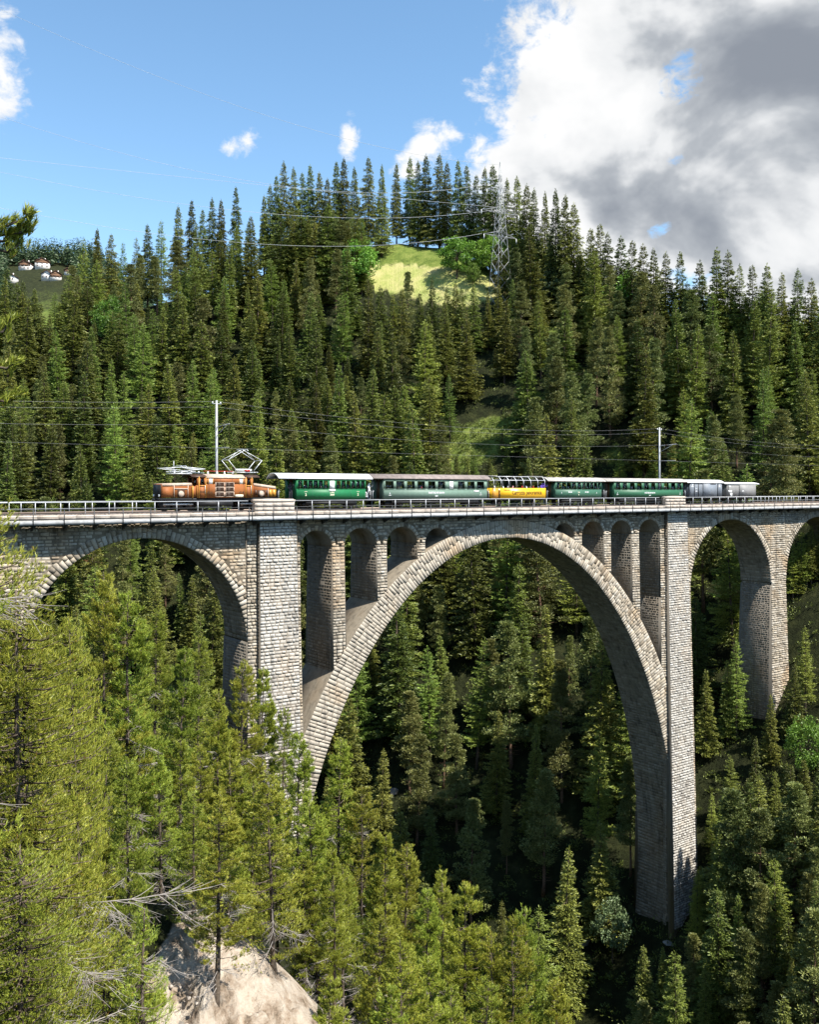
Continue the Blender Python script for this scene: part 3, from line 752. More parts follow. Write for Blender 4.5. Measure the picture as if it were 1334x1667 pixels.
# --- side arches (20 m spans)
SIDE = [(-20.70, 10.0), (65.62, 9.68), (88.9, 9.68), (-44.7, 10.0)]
def side_arch(c, rr, zb_pier, left=False):
    zs = Z_TOP - 1.75 - rr                     # springing level
    an = np.linspace(math.pi, 0, 46); xs = c + rr * np.cos(an); zb = zs + rr * np.sin(an)
    dy = .22 if c < 0 else .03
    mb = MB(); strip_solid(mb, xs, zb, np.full(len(xs), Z_TOP - .05), dy=dy)
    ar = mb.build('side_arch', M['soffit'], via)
    # stones of the spandrel wall
    def keep(u, v, w, h):
        t = math.hypot(u - c, v - zs); return v > zs and t > rr + .95 + h * .3
    P, Nn = front_patch(yf, dy)
    STUFF_FRONT.extend(stones_on(P, Nn, c - rr, c + rr, zs, Z_TOP - .05, keep=keep))
    # ring of voussoirs
    m_ = int(math.pi * rr / .42)
    for k in range(m_):
        a0, a1 = math.pi * (k + .05) / m_, math.pi * (k + .95) / m_; r1 = rr + RNG.uniform(.8, 1.1)
        cuts = [rr - .01, r1] if RNG.random() < .5 else [rr - .01, rr + RNG.uniform(.35, .6), r1]
        for r0_, r1_ in zip(cuts[:-1], cuts[1:]):
            q = np.array([(c + r_ * math.cos(t), zs + r_ * math.sin(t)) for r_, t in ((r0_, a0), (r0_, a1), (r1_ - .02, a1), (r1_ - .02, a0))])
            if q[:, 1].max() > Z_TOP - .1: continue
            cen = q.mean(0); q2 = cen + (q - cen) * .86; yy = float(yf(cen[1])) + dy; pr = RNG.uniform(.04, .12)
            small_vous.append(np.concatenate([np.stack([q[:, 0], np.full(4, yy + .02), q[:, 1]], -1), np.stack([q2[:, 0], np.full(4, yy - pr), q2[:, 1]], -1)]))
    # low-relief courses on the visible soffit (right side) 
    def sp(a, b): t = a / rr; return np.stack([c + rr * np.cos(t), b, zs + rr * np.sin(t)], -1)
    def sn(a, b): t = a / rr; return np.stack([-np.cos(t), np.zeros(4), -np.sin(t)], -1)
    a = .02
    while a < rr * 1.62:
        w = RNG.uniform(.36, .48); z = zs + rr * math.sin(a / rr); b = float(yf(z)) + dy + .03; b1 = float(yb(z)) - dy - .03
        while b < b1 - .1:
            ll = RNG.uniform(.45, 1.0); ll = ll if b1 - (b + ll) > .3 else b1 - b
            aa = np.array([a + .015, a + w - .015, a + w - .015, a + .015]); bb = np.array([b + .015, b + .015, b + ll - .015, b + ll - .015]); nn = sn(aa, bb)
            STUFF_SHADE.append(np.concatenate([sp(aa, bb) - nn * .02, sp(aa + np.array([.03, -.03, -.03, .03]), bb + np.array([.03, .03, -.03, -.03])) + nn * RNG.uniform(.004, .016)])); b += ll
        a += w
    return zs
for (c, rr) in SIDE: side_arch(c, rr, -30)
ZS1 = Z_TOP - 1.75 - 9.68
# piers of the side arches
for (x0, x1, zb) in ((-34.68, -30.72, -26), (75.33, 79.19, -40), (98.6, 102.5, -30), (-58.7, -54.75, -20)):
    top = Z_TOP - .05; e = 1 / 45
    mb = MB(); mb.box(x0 + .03, x1 - .03, 1.6, 6.3, ZS1 - .34, top); batter_box(mb, x0, x1, zb, ZS1 - .33, lambda z: yf(z) + .04, lambda z: yb(z) - .04, bx=e)
    pr_ = mb.build('side_pier', M['mortar'], via)
    Pc = lambda a, b, x0=x0, x1=x1: np.stack([a + (a - (x0 + x1) / 2) / ((x1 - x0) / 2) * np.maximum(0, ZS1 - .33 - b) * e, yf(b), b], -1)
    _, Nn = front_patch(yf)
    STUFF_FRONT.extend(stones_on(Pc, Nn, x0, x1, zb + 4, top, ln=(.4, .9)))
    P, Nn = side_patch(lambda z, x0=x0: x0 - np.maximum(0, ZS1 - .33 - z) * e)
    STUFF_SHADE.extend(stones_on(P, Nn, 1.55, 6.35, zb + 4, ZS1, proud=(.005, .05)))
# abutment at the near end and the far end
for (x0, x1, zb) in ((-75, -58.72, -14), (102.52, 125, -20)):
    mb = MB(); mb.box(x0, x1, 1.6, 6.3, zb, Z_TOP - .05); mb.build('abutment', M['mortar'], via)

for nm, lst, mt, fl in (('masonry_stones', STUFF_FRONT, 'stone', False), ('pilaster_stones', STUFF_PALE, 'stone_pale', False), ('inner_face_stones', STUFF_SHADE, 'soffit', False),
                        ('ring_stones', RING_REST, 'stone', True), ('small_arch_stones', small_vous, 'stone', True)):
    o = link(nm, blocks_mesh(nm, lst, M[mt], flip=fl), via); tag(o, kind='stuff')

# --- cope, track bed, walkway
XA, XB = -75.0, 125.0
x = XA; seg = 0
cope = MB(); cope.box(XA, XB, 1.52, 6.38, Z_TOP - .02, -.44); cope_o = cope.build('deck_slab', M['mortar'], via)
while x < XB:                                  # cope stones along the near edge: the pale band behind the walkway
    w = random.uniform(1.3, 1.9); mb = MB(); yy = 1.36 + random.uniform(-.015, .015)
    mb.box(x + .012, min(x + w, XB) - .012, yy, 2.0, -.60, -.25 + random.uniform(-.015, .015)); mb.build('cope_stone', M['copestone'], cope_o); x += w
mb = MB(); mb.hexa([(XA, 2.02, -.44), (XB, 2.02, -.44), (XB, 6.3, -.44), (XA, 6.3, -.44), (XA, 2.3, -.17), (XB, 2.3, -.17), (XB, 6.1, -.17), (XA, 6.1, -.17)])
mb.build('ballast_bed', M['ballast'], via)
for yy in (3.68, 4.72):
    mb = MB(); mb.box(XA, XB, yy - .035, yy + .035, -.16, 0.0); mb.build('rail', M['railsteel'], via)
sl_me = MB(); sl_me.box(-.12, .12, 3.3, 5.1, -.19, -.13); sl_mesh = sl_me.mesh('sleeper', M['wood'])
for i in range(90):
    o = link('sleeper', sl_mesh, via, Vector((-29 + i * 1.25 * .6, 0, 0)) - Vector(via.location))
wk = MB(); wk.box(XA, XB, 0.06, 1.34, -.80, -.62); walk = wk.build('walkway', M['concrete'], via)
mb = MB(); mb.box(XA, XB, -.03, .055, -.99, -.66); mb.build('edge_beam', M['edgebeam'], walk)
mb = MB(); mb.box(XA, XB, .62, .70, -.98, -.803); mb.build('support_beam', M['darksteel'], walk)
br = MB(); br.prism([(0.06, -.98), (1.5, -.98), (1.5, -1.5), (1.38, -1.5)], 0, -.07, .07); br_mesh = br.mesh('bracket', M['darksteel'])
for i in range(46):
    link('bracket', br_mesh, walk, Vector((-30 + i * 2.5, 0, 0)))

# --- railings
outer = MB(); outer.box(XA, XB, -.055, -.005, .235, .285)
outer_o = outer.build('outer_railing', M['darksteel'], via)
for zz in (-.06, -.33):
    mb = MB(); mb.tube((XA, -.03, zz), (XB, -.03, zz), .022); mb.build('lower_rail', M['darksteel'], outer_o)
pm = MB(); pm.box(-.035, .035, -.075, -.032, -1.14, .28); post_mesh = pm.mesh('post', M['darksteel'])
POSTS = [53.6, 104.2, 152.9, 200.1, 245.1, 287.9, 329.5, 368.5, 405.5, 411, 445.3, 483.2, 510, 537, 572, 606.5, 638.9, 670.8, 701.6, 731.1, 760.3, 788.3, 815.9, 842.4, 868.2, 893.7, 918.3, 942.3, 965.6, 987.4, 1009.2, 1031, 1051.7, 1072.4, 1092.5, 1107.9, 1125.4, 1143, 1160.5, 1177.7, 1195.2, 1212, 1228.7, 1245.4, 1261.6, 1277.2, 1292.1, 1307, 1321.3]
xp = [px_x(p, -.05) for p in POSTS]
xp += [xp[0] - 2.5 * k for k in range(1, 5)] + [xp[-1] + 2.4 * k for k in range(1, 8)]
for q in xp: link('post', post_mesh, outer_o, Vector((q, 0, 0)))
def inner_rail(name, y, xa, xb_, first):
    mb = MB(); mb.box(xa, xb_, y - .03, y + .03, .80, .87)
    ro = mb.build(name, M['steel'], via)
    mb = MB(); mb.tube((xa, y, .22), (xb_, y, .22), .026); mb.build('lower_rail', M['steel'], ro)
    k = xa + .06
    while k < xb_:
        link('post', inner_post, ro, Vector((k, y - 1.6, 0))); k += 2.02
ip = MB(); ip.box(-.03, .03, 1.57, 1.63, -.26, .80); inner_post = ip.mesh('post', M['steel'])
BLK = [(-9.95, -5.72), (50.66, 54.84)]
for (xa, xb_) in ((-58, BLK[0][0] - .55), (BLK[0][1] + .1, BLK[1][0] - .9), (BLK[1][1] + .05, 112)):
    inner_rail('inner_railing', 1.66, xa, xb_, 0)
inner_rail('far_railing', 6.25, -58, 112, 0)

# --- stone refuges over the towers
for (x0, x1) in BLK:
    for (y0, y1) in ((1.28, 2.0), (6.05, 6.6)):
        mb = MB(); mb.box(x0 + .06, x1 - .06, y0 + .06, y1, -.58, 1.0); rf = mb.build('refuge_parapet', M['copestone'], via)
        zz = -.57
        for ci, hh in enumerate((.42, .42, .40)):
            u = x0
            while u < x1 - .05:
                w = random.uniform(.6, 1.5); w = w if x1 - (u + w) > .4 else x1 - u
                b = MB(); b.box(u + .01, u + w - .01, y0 + random.uniform(-.02, .02), y0 + .3, zz + .01, zz + hh - .01); b.build('stone', M['copestone'], rf); u += w
            zz += hh
        b = MB(); b.prism([(x0 - .06, .72), (x1 + .06, .72), (x1 + .06, .93), ((x0 + x1) / 2 + .7, 1.03), ((x0 + x1) / 2 - .7, 1.03), (x0 - .06, .93)], 1, y0 - .05, y1 + .03); b.build('cap', M['copestone'], rf)

# ------------------------------------------------------------------ train
def arc_roof(mb, x0, x1, y0, y1, ze, zt, thick=.07, n=12):
    ys = np.linspace(y0, y1, n + 1); c = (y0 + y1) / 2; hw = (y1 - y0) / 2
    zs = ze + (zt - ze) * (1 - np.abs((ys - c) / hw) ** 2.4)
    poly = [(y, z) for y, z in zip(ys, zs)] + [(y, z - thick) for y, z in zip(ys[::-1], zs[::-1])]
    # built as a strip so that the thin shell stays convex per face
    V = []; m = len(ys)
    for x in (x0, x1):
        for y, z in zip(ys, zs): V.append((x, y, z))
        for y, z in zip(ys, zs): V.append((x, y, z - thick))
    F = []
    for i in range(m - 1):
        j = i + 1
        F += [(i, j, 2 * m + j, 2 * m + i), (m + i, 3 * m + i, 3 * m + j, m + j), (i, m + i, m + j, j), (2 * m + i, 2 * m + j, 3 * m + j, 3 * m + i)]
    F += [(0, 2 * m, 3 * m, m), (m - 1, 2 * m - 1, 4 * m - 1, 3 * m - 1)]
    return mb.add(V, F)

def wall_open(mb, x0, x1, z0, z1, y0, y1, ops, zw0, zw1):
    mb.box(x0, x1, y0, y1, z0, zw0); mb.box(x0, x1, y0, y1, zw1, z1)
    u = x0
    for (a, b) in ops:
        if a - u > .005: mb.box(u, a, y0, y1, zw0, zw1)
        u = b
    if x1 - u > .005: mb.box(u, x1, y0, y1, zw0, zw1)

def text_part(s, x, z, h, mat, parent, y, align='CENTER', squeeze=1.0):
    c = bpy.data.curves.new('lettering', 'FONT'); c.body = s; c.size = h; c.align_x = align; c.extrude = .004; c.offset = h * .022; c.materials.append(mat)
    t = bpy.data.objects.new('lettering', c); COL.objects.link(t)
    me = bpy.data.meshes.new_from_object(t.evaluated_get(bpy.context.evaluated_depsgraph_get())); bpy.data.objects.remove(t)
    o = bpy.data.objects.new('lettering', me); COL.objects.link(o); o.parent = parent
    off = Vector((0, 0, 0)); p = parent
    while p is not None: off += p.location; p = p.parent
    o.location = Vector((x, y, z)) - off; o.rotation_euler = (math.pi / 2, 0, 0); o.scale = (squeeze, 1, 1)
    return o

YN, YFAR = 3.0, 5.4                             # near and far body sides
def wheel_part(parent, x, y, r=.375):
    mb = MB(); n = 20
    mb.path([(x, y - .05, r), (x, y + .05, r)], [r, r], n); w = mb.build('wheel', M['black'], parent)
    mb = MB(); mb.path([(x, y - .06, r), (x, y - .052, r)], [r * .35, r * .35], 12); mb.build('hub', M['railsteel'], w)
    return w

def coach(name, label, body, roofx, zb, ze, zt, mat, roofmat, wins, zw, group, bogie=True, frame_mat=None, ribs=0, band=None):
    x0, x1 = body
    root = empty(name, ((x0 + x1) / 2, (YN + YFAR) / 2, 0)); tag(root, label, 'railway coach', group)
    mb = MB(); wall_open(mb, x0, x1, zb, ze, YN, YN + .06, wins, *zw)
    bd = mb.build('side_wall', mat, root)
    mb = MB(); wall_open(mb, x0, x1, zb, ze, YFAR - .06, YFAR, wins, *zw); mb.build('side_wall', mat, root)
    for xx in (x0, x1 - .06):
        mb = MB(); wall_open_y = [(YN + .06, 3.85, zb, ze), (4.55, YFAR - .06, zb, ze), (3.85, 4.55, 2.95, ze)]
        for (ya, yb_, za, zb2) in wall_open_y: mb.box(xx, xx + .06, ya, yb_, za, zb2)
        mb.build('end_wall', mat, root)
        mb = MB(); mb.box(xx + .015, xx + .045, 3.85, 4.55, zb, 2.95); mb.build('end_door', M['seat'], root)
    mb = MB(); mb.box(x0 + .06, x1 - .06, YN + .06, YFAR - .06, zb + .02, zb + .08); mb.build('floor', M['seat'], root)
    mb = MB(); arc_roof(mb, roofx[0], roofx[1], YN - .1, YFAR + .1, ze - .02, zt); rf = mb.build('roof', roofmat, root, smooth=False)
    mb = MB(); mb.box(roofx[0] + .02, roofx[1] - .02, YN - .07, YFAR + .07, ze - .125, ze - .095); mb.build('ceiling', M['seat'], rf)
    for k in range(ribs):
        xx = roofx[0] + (k + .5) * (roofx[1] - roofx[0]) / ribs; mb = MB(); arc_roof(mb, xx - .035, xx + .035, YN - .11, YFAR + .11, ze, zt + .035, .05); mb.build('roof_rib', roofmat, rf)
    for (a, b) in wins:                        # frames and panes
        f = MB(); t = .045; yy0, yy1 = YN - .018, YN + .03
        f.box(a - t, a, yy0, yy1, zw[0] - t, zw[1] + t); f.box(b, b + t, yy0, yy1, zw[0] - t, zw[1] + t); f.box(a, b, yy0, yy1, zw[0] - t, zw[0]); f.box(a, b, yy0, yy1, zw[1], zw[1] + t)
        fo = f.build('window', frame_mat or mat, root)
        g = MB(); g.box(a, b, YN + .02, YN + .028, zw[0], zw[0] + (zw[1] - zw[0]) * random.choice([.45, .5, 1.0, 1.0])); g.build('pane', M['glass'], fo)
    if band is not None:
        b = MB(); b.box(x0, x1, YN - .014, YN - .001, zw[0] - .12, zw[0] - .075); b.build('waist_rail', band, root)
    # benches
    k = x0 + .6
    while k < x1 - .6:
        b = MB(); b.box(k, k + .06, YN + .15, 4.0, zb + .1, zb + 1.0); b.box(k + .06, k + .45, YN + .15, 4.0, zb + .42, zb + .48); b.build('bench', M['seat'], root); k += 1.55
    # underframe, steps, platform rails
    u = MB(); u.box(roofx[0] + .25, roofx[1] - .25, YN + .25, YFAR - .25, zb - .24, zb - .002); un = u.build('underframe', M['black'], root)
    b = MB(); b.box(x0 + 1.2, x1 - 1.2, YN + .1, YN + .6, zb - .5, zb - .245); b.build('equipment_box', M['black'], un)
    xs = (x0 + .9, x0 + 2.2, x1 - 2.2, x1 - .9) if bogie else (x0 + 1.4, x1 - 1.4)
    for xx in xs:
        for yy in (3.68, 4.72): wheel_part(un, xx, yy)
        b = MB(); b.box(xx - .5, xx + .5, 3.38, 3.46, .28, .55); b.build('axle_box', M['black'], un)
    for (pa, pb) in ((roofx[0] + .12, x0 - .02), (x1 + .02, roofx[1] - .12)):
        if pb - pa < .3: continue
        b = MB(); b.box(pa, pb, YN + .15, YFAR - .15, zb - .05, zb); b.build('platform', M['black'], root)
        xe = pa if pa < x0 else pb
        for yy in (YN + .16, YFAR - .16):
            b = MB(); b.tube((xe, yy, zb), (xe, yy, zb + 1.0), .025); b.tube((xe, yy, zb + 1.0), (xe + (.18 if pa < x0 else -.18), yy, zb + .75), .02); b.build('handrail', M['silver'], root)
        b = MB(); b.box(xe - .02, xe + .02, YN + .3, YFAR - .3, zb, zb + .85); b.build('platform_gate', M['black'], root)
        b = MB(); b.tube((xe, YN + .12, zb + .9), (xe, YN + .12, ze - .1), .025); b.build('roof_post', M['black'], root)
    return root

TRAIN_GROUP = 'heritage train on the viaduct'
def even(x0, x1, n, gap): 
    w = (x1 - x0 - gap * (n - 1)) / n; return [(x0 + i * (w + gap), x0 + i * (w + gap) + w) for i in range(n)]

# coach 1: bright green, open platforms, pale arched roof
c1x = (px_x(483), px_x(595.5)); 
w1 = even(px_x(485.2), px_x(534), 6, .10) + even(px_x(548), px_x(594), 6, .10)
c1 = coach('railway_coach', 'bright green coach with rounded white roof coupled behind the brown locomotive', c1x, (px_x(453), px_x(606.5)), .92, 3.05, 3.55, M['green'], M['roofwhite'], w1, (1.98, 2.80), TRAIN_GROUP, bogie=False)
b = MB(); xa, xb_ = px_x(537), px_x(545); b.box(xa, xb_, YN - .02, YN - .002, 1.95, 2.78); b.build('route_board', M['white'], c1)
b = MB(); b.box(px_x(536), px_x(546), YN - .025, YN - .004, 1.73, 1.92); b.build('route_board', M['white'], c1)
text_part('B 2060', px_x(541), 1.56, .17, M['letter'], c1, YN - .012); text_part('2060', px_x(541), 1.30, .26, M['letter'], c1, YN - .012)
for xx in (498, 583): text_part('2', px_x(xx), 1.28, .34, M['letter'], c1, YN - .012); text_part('KLASSE', px_x(xx), 1.66, .10, M['letter'], c1, YN - .012)
for xx in (509, 533.5, 548.5, 571): 
    b = MB(); b.box(px_x(xx) - .015, px_x(xx) + .015, YN - .012, YN - .001, .94, 1.93); b.build('panel_strip', M['green3'], c1)

# coach 2: long grey-green
c2x = (px_x(625.5), px_x(793.5))
wx = [(627.5, 641), (645.5, 658.5), (663, 675.5), (680, 692), (697.5, 709), (713.5, 725), (732, 738.5), (746, 757), (761.5, 773), (777, 788.5)]
w2 = [(px_x(a), px_x(b)) for a, b in wx]
c2 = coach('railway_coach', 'long dull grey-green coach with square windows and brown roof', c2x, (px_x(607), px_x(799)), .90, 3.12, 3.58, M['green2'], M['roofdark'], w2, (1.98, 2.80), TRAIN_GROUP, band=M['green2'])
b = MB(); b.box(w2[6][0], w2[6][1], YN - .01, YN + .015, 1.98, 2.8); b.build('route_board', M['white'], c2)
text_part('RHÄTISCHE BAHN', px_x(711), 1.46, .27, M['letterwhite'], c2, YN - .012); text_part('2245', px_x(711), 1.14, .20, M['letterwhite'], c2, YN - .012)
for xx in (635, 783): text_part('2', px_x(xx), 1.42, .22, M['letterwhite'], c2, YN - .012); text_part('KLASSE', px_x(xx), 1.26, .10, M['letterwhite'], c2, YN - .012)
b = MB(); b.box(px_x(772), px_x(780), YN - .012, YN - .001, 1.62, 1.80); b.build('notice_plate', M['white'], c2)

# open panorama car
def panorama():
    x0, x1 = px_x(803.5), px_x(889)
    root = empty('panorama_car', ((x0 + x1) / 2, 4.2, 0)); tag(root, 'open sightseeing car with yellow sides and bare pale roof hoops', 'railway coach', TRAIN_GROUP)
    for (ya, yb_) in ((YN, YN + .05), (YFAR - .05, YFAR)):
        b = MB(); b.box(px_x(815), x1, ya, yb_, .85, 2.08); sd = b.build('side_panel', M['yellow'], root)
        b = MB(); b.box(x0, px_x(813.5), ya + .12, yb_ + .12 if ya < 4 else yb_, .85, 2.08); b.build('door', M['locotrim'], root)
    for xx in (x0, x1 - .05):
        b = MB(); b.box(xx, xx + .05, YN + .19, YFAR - .05, .85, 2.08); b.build('end_panel', M['yellow'], root)
    text_part('Carrozza panoramica', px_x(858.8), 1.33, .70, M['letterdark'], root, YN - .008, squeeze=.80)
    text_part('Rhätische Bahn', px_x(826), 1.80, .16, M['letterdark'], root, YN - .008)
    n = 8
    for k in range(n):
        xx = x0 + .1 + k * (x1 - x0 - .2) / (n - 1)
        b = MB(); b.path([(xx, YN + .03, 2.06), (xx, YN + .03, 2.98), (xx, YN + .5, 3.42), (xx, YFAR - .5, 3.42), (xx, YFAR - .03, 2.98), (xx, YFAR - .03, 2.06)], .04, 6); b.build('roof_hoop', M['silver'], root)
    for (yy, zz) in ((YN + .5, 3.44), (YFAR - .5, 3.44), (YN + .03, 3.0), (YFAR - .03, 3.0)):
        b = MB(); b.tube((x0 + .05, yy, zz), (x1 - .05, yy, zz), .035); b.build('roof_bar', M['silver'], root)
    b = MB(); b.box(px_x(866), x1, YN + .45, YFAR - .45, 3.47, 3.52); b.build('roof_panel', M['roofgrey'], root)
    b = MB(); b.box(x0 - .3, px_x(812), YN + .2, YFAR - .2, 3.47, 3.53); b.build('roof_panel', M['roofgrey'], root)
    b = MB(); b.box(x0 - .35, x1 + .3, YN + .25, YFAR - .25, .60, .84); un = b.build('underframe', M['black'], root)
    b = MB(); b.box(x0 + .05, x1 - .05, YN + .19, YFAR - .06, .86, .90); b.build('floor', M['seat'], root)
    k = x0 + 1.0
    while k < x1 - .8:
        b = MB(); b.box(k, k + .06, YN + .25, YFAR - .25, .95, 1.85); b.box(k + .06, k + .45, YN + .25, YFAR - .25, 1.3, 1.36); b.build('bench', M['seat'], root); k += 1.35
    for xx in (x0 + 1.5, x1 - 1.5):
        for yy in (3.68, 4.72): wheel_part(un, xx, yy)
    return x0, x1
PX0, PX1 = panorama()

# coach 3: small, dull green, ribbed roof
c3x = (px_x(905.5), px_x(980))
w3 = even(px_x(907), px_x(938.5), 4, .09) + [(px_x(941), px_x(946.5))] + even(px_x(949), px_x(979), 5, .09)
c3 = coach('railway_coach', 'short green coach with ribbed grey roof next to the yellow sightseeing car', c3x, (px_x(892), px_x(987)), .88, 2.98, 3.42, M['green3'], M['roofgrey'], w3, (1.95, 2.74), TRAIN_GROUP, bogie=False, ribs=9)
for xx in (929, 956): text_part('RhB', px_x(xx), 1.52, .2, M['letterwhite'], c3, YN - .012, squeeze=2.0)
text_part('1266', px_x(943), 1.5, .2, M['letter'], c3, YN - .012); text_part('B', px_x(943), 1.2, .22, M['letter'], c3, YN - .012)
for xx in (915, 972): text_part('2', px_x(xx), 1.42, .24, M['letterwhite'], c3, YN - .012)

# coach 4
c4x = (px_x(1001), px_x(1112.5))
wx4 = [(1003.5, 1010.3), (1014.5, 1021.5), (1026.5, 1034), (1038, 1045.5), (1049.5, 1057), (1061, 1067.5), (1071.5, 1078), (1082, 1089.5), (1093.5, 1100), (1103.5, 1110)]
w4 = [(px_x(a), px_x(b)) for a, b in wx4]
c4 = coach('railway_coach', 'green coach with tan roof and large windows coupled to the grey wagons', c4x, (px_x(988), px_x(1119)), .85, 3.0, 3.40, M['green4'], M['roofgrey'], w4, (1.90, 2.78), TRAIN_GROUP, frame_mat=M['green3'])
text_part('RHÄTISCHE BAHN', px_x(1059), 1.38, .26, M['letterwhite'], c4, YN - .012); text_part('2247', px_x(1059), 1.06, .19, M['letterwhite'], c4, YN - .012)
for xx in (1006, 1108): text_part('2', px_x(xx), 1.38, .22, M['letterwhite'], c4, YN - .012); text_part('KLASSE', px_x(xx), 1.22, .1, M['letterwhite'], c4, YN - .012)

def wagon(label, x0, x1, zb, ze, zt, mat, roofmat, doors, posts, rx):
    root = empty('goods_wagon', ((x0 + x1) / 2, 4.2, 0)); tag(root, label, 'goods wagon', TRAIN_GROUP)
    n = 22; bw = (ze - zb) / 7
    b = MB(); b.box(x0, x1, YN + .03, YFAR, zb, ze); bd = b.build('body', mat, root)
    # vertical planks on the near side and on the end wall
    k = x0
    while k < x1 - .05:
        w = min(.32, x1 - k); p = MB(); p.box(k + .008, k + w - .008, YN + .012, YN + .03, zb, ze); p.build('plank', mat, bd); k += w
    k = YN + .05
    while k < YFAR - .05:
        p = MB(); p.box(x0 - .018, x0 - .001, k + .006, k + .294, zb, ze); p.build('plank', mat, bd); k += .3
    for (a, b_) in doors:
        p = MB(); p.box(a, b_, YN - .05, YN - .005, zb + .02, ze - .12); d = p.build('sliding_door', mat, root)
        q = MB(); q.box(a - .05, a, YN - .055, YN - .004, zb + .02, ze - .12); q.box(b_, b_ + .03, YN - .055, YN - .004, zb + .02, ze - .12); q.build('door_edge', M['black'], d)
        q = MB(); q.box(a + .06, a + .2, YN - .075, YN - .051, zb + .7, zb + .78); q.build('latch', M['black'], d)
    for a in posts:
        p = MB(); p.box(a - .045, a + .045, YN - .03, YN + .01, zb, ze); p.build('frame_post', M['black'], root)
    p = MB(); arc_roof(p, rx[0], rx[1], YN - .1, YFAR + .1, ze, zt); p.build('roof', roofmat, root)
    p = MB(); p.box(x0 - .3, x1 + .3, YN + .25, YFAR - .25, zb - .26, zb - .003); un = p.build('underframe', M['black'], root)
    for xx in (x0 + 1.4, x1 - 1.4):
        for yy in (3.68, 4.72): wheel_part(un, xx, yy)
    return root
x0, x1 = px_x(1125), px_x(1176.5)
wg1 = wagon('blue-grey covered goods wagon with curved white roof behind the last green coach', x0, x1, .80, 2.88, 3.30, M['wagon'], M['roofwhite'], [(px_x(1145.5), px_x(1168))], [px_x(1131.5), px_x(1138), px_x(1169.5)], (px_x(1119.5), px_x(1180)))
text_part('Z', px_x(1128.3), 2.28, .62, M['letterwhite'], wg1, YN - .003); text_part('Z', px_x(1172.5), 2.28, .62, M['letterwhite'], wg1, YN - .003)
text_part('K 5', px_x(1134.8), 1.95, .26, M['letterwhite'], wg1, YN - .003); text_part('5627', px_x(1134.8), 1.6, .22, M['letterwhite'], wg1, YN - .003)
q = MB(); q.box(px_x(1157), px_x(1166), YN - .06, YN - .052, 2.62, 2.74); q.build('vent_slot', M['black'], wg1)
x0, x1 = px_x(1185.5), px_x(1231.5)
wg2 = wagon('plain warm-grey goods wagon with flat pale roof at the tail of the train', x0, x1, .78, 2.75, 2.98, M['wagon2'], M['roofwhite'], [(px_x(1204.5), px_x(1231))], [px_x(1186.5)], (px_x(1180.5), px_x(1236.5)))
text_part('Gb', px_x(1189), 2.3, .4, M['letterwhite'], wg2, YN - .003)
for (a, b_, c, d) in ((1187, 1192.5, 1.45, 1.8), (1190, 1193, .9, 1.4)):
    q = MB(); q.box(px_x(a), px_x(b_), YN - .01, YN + .005, c, d); q.build('data_panel', M['white'], wg2)
text_part('5082', px_x(1210), 1.62, .24, M['letterwhite'], wg2, YN - .055)

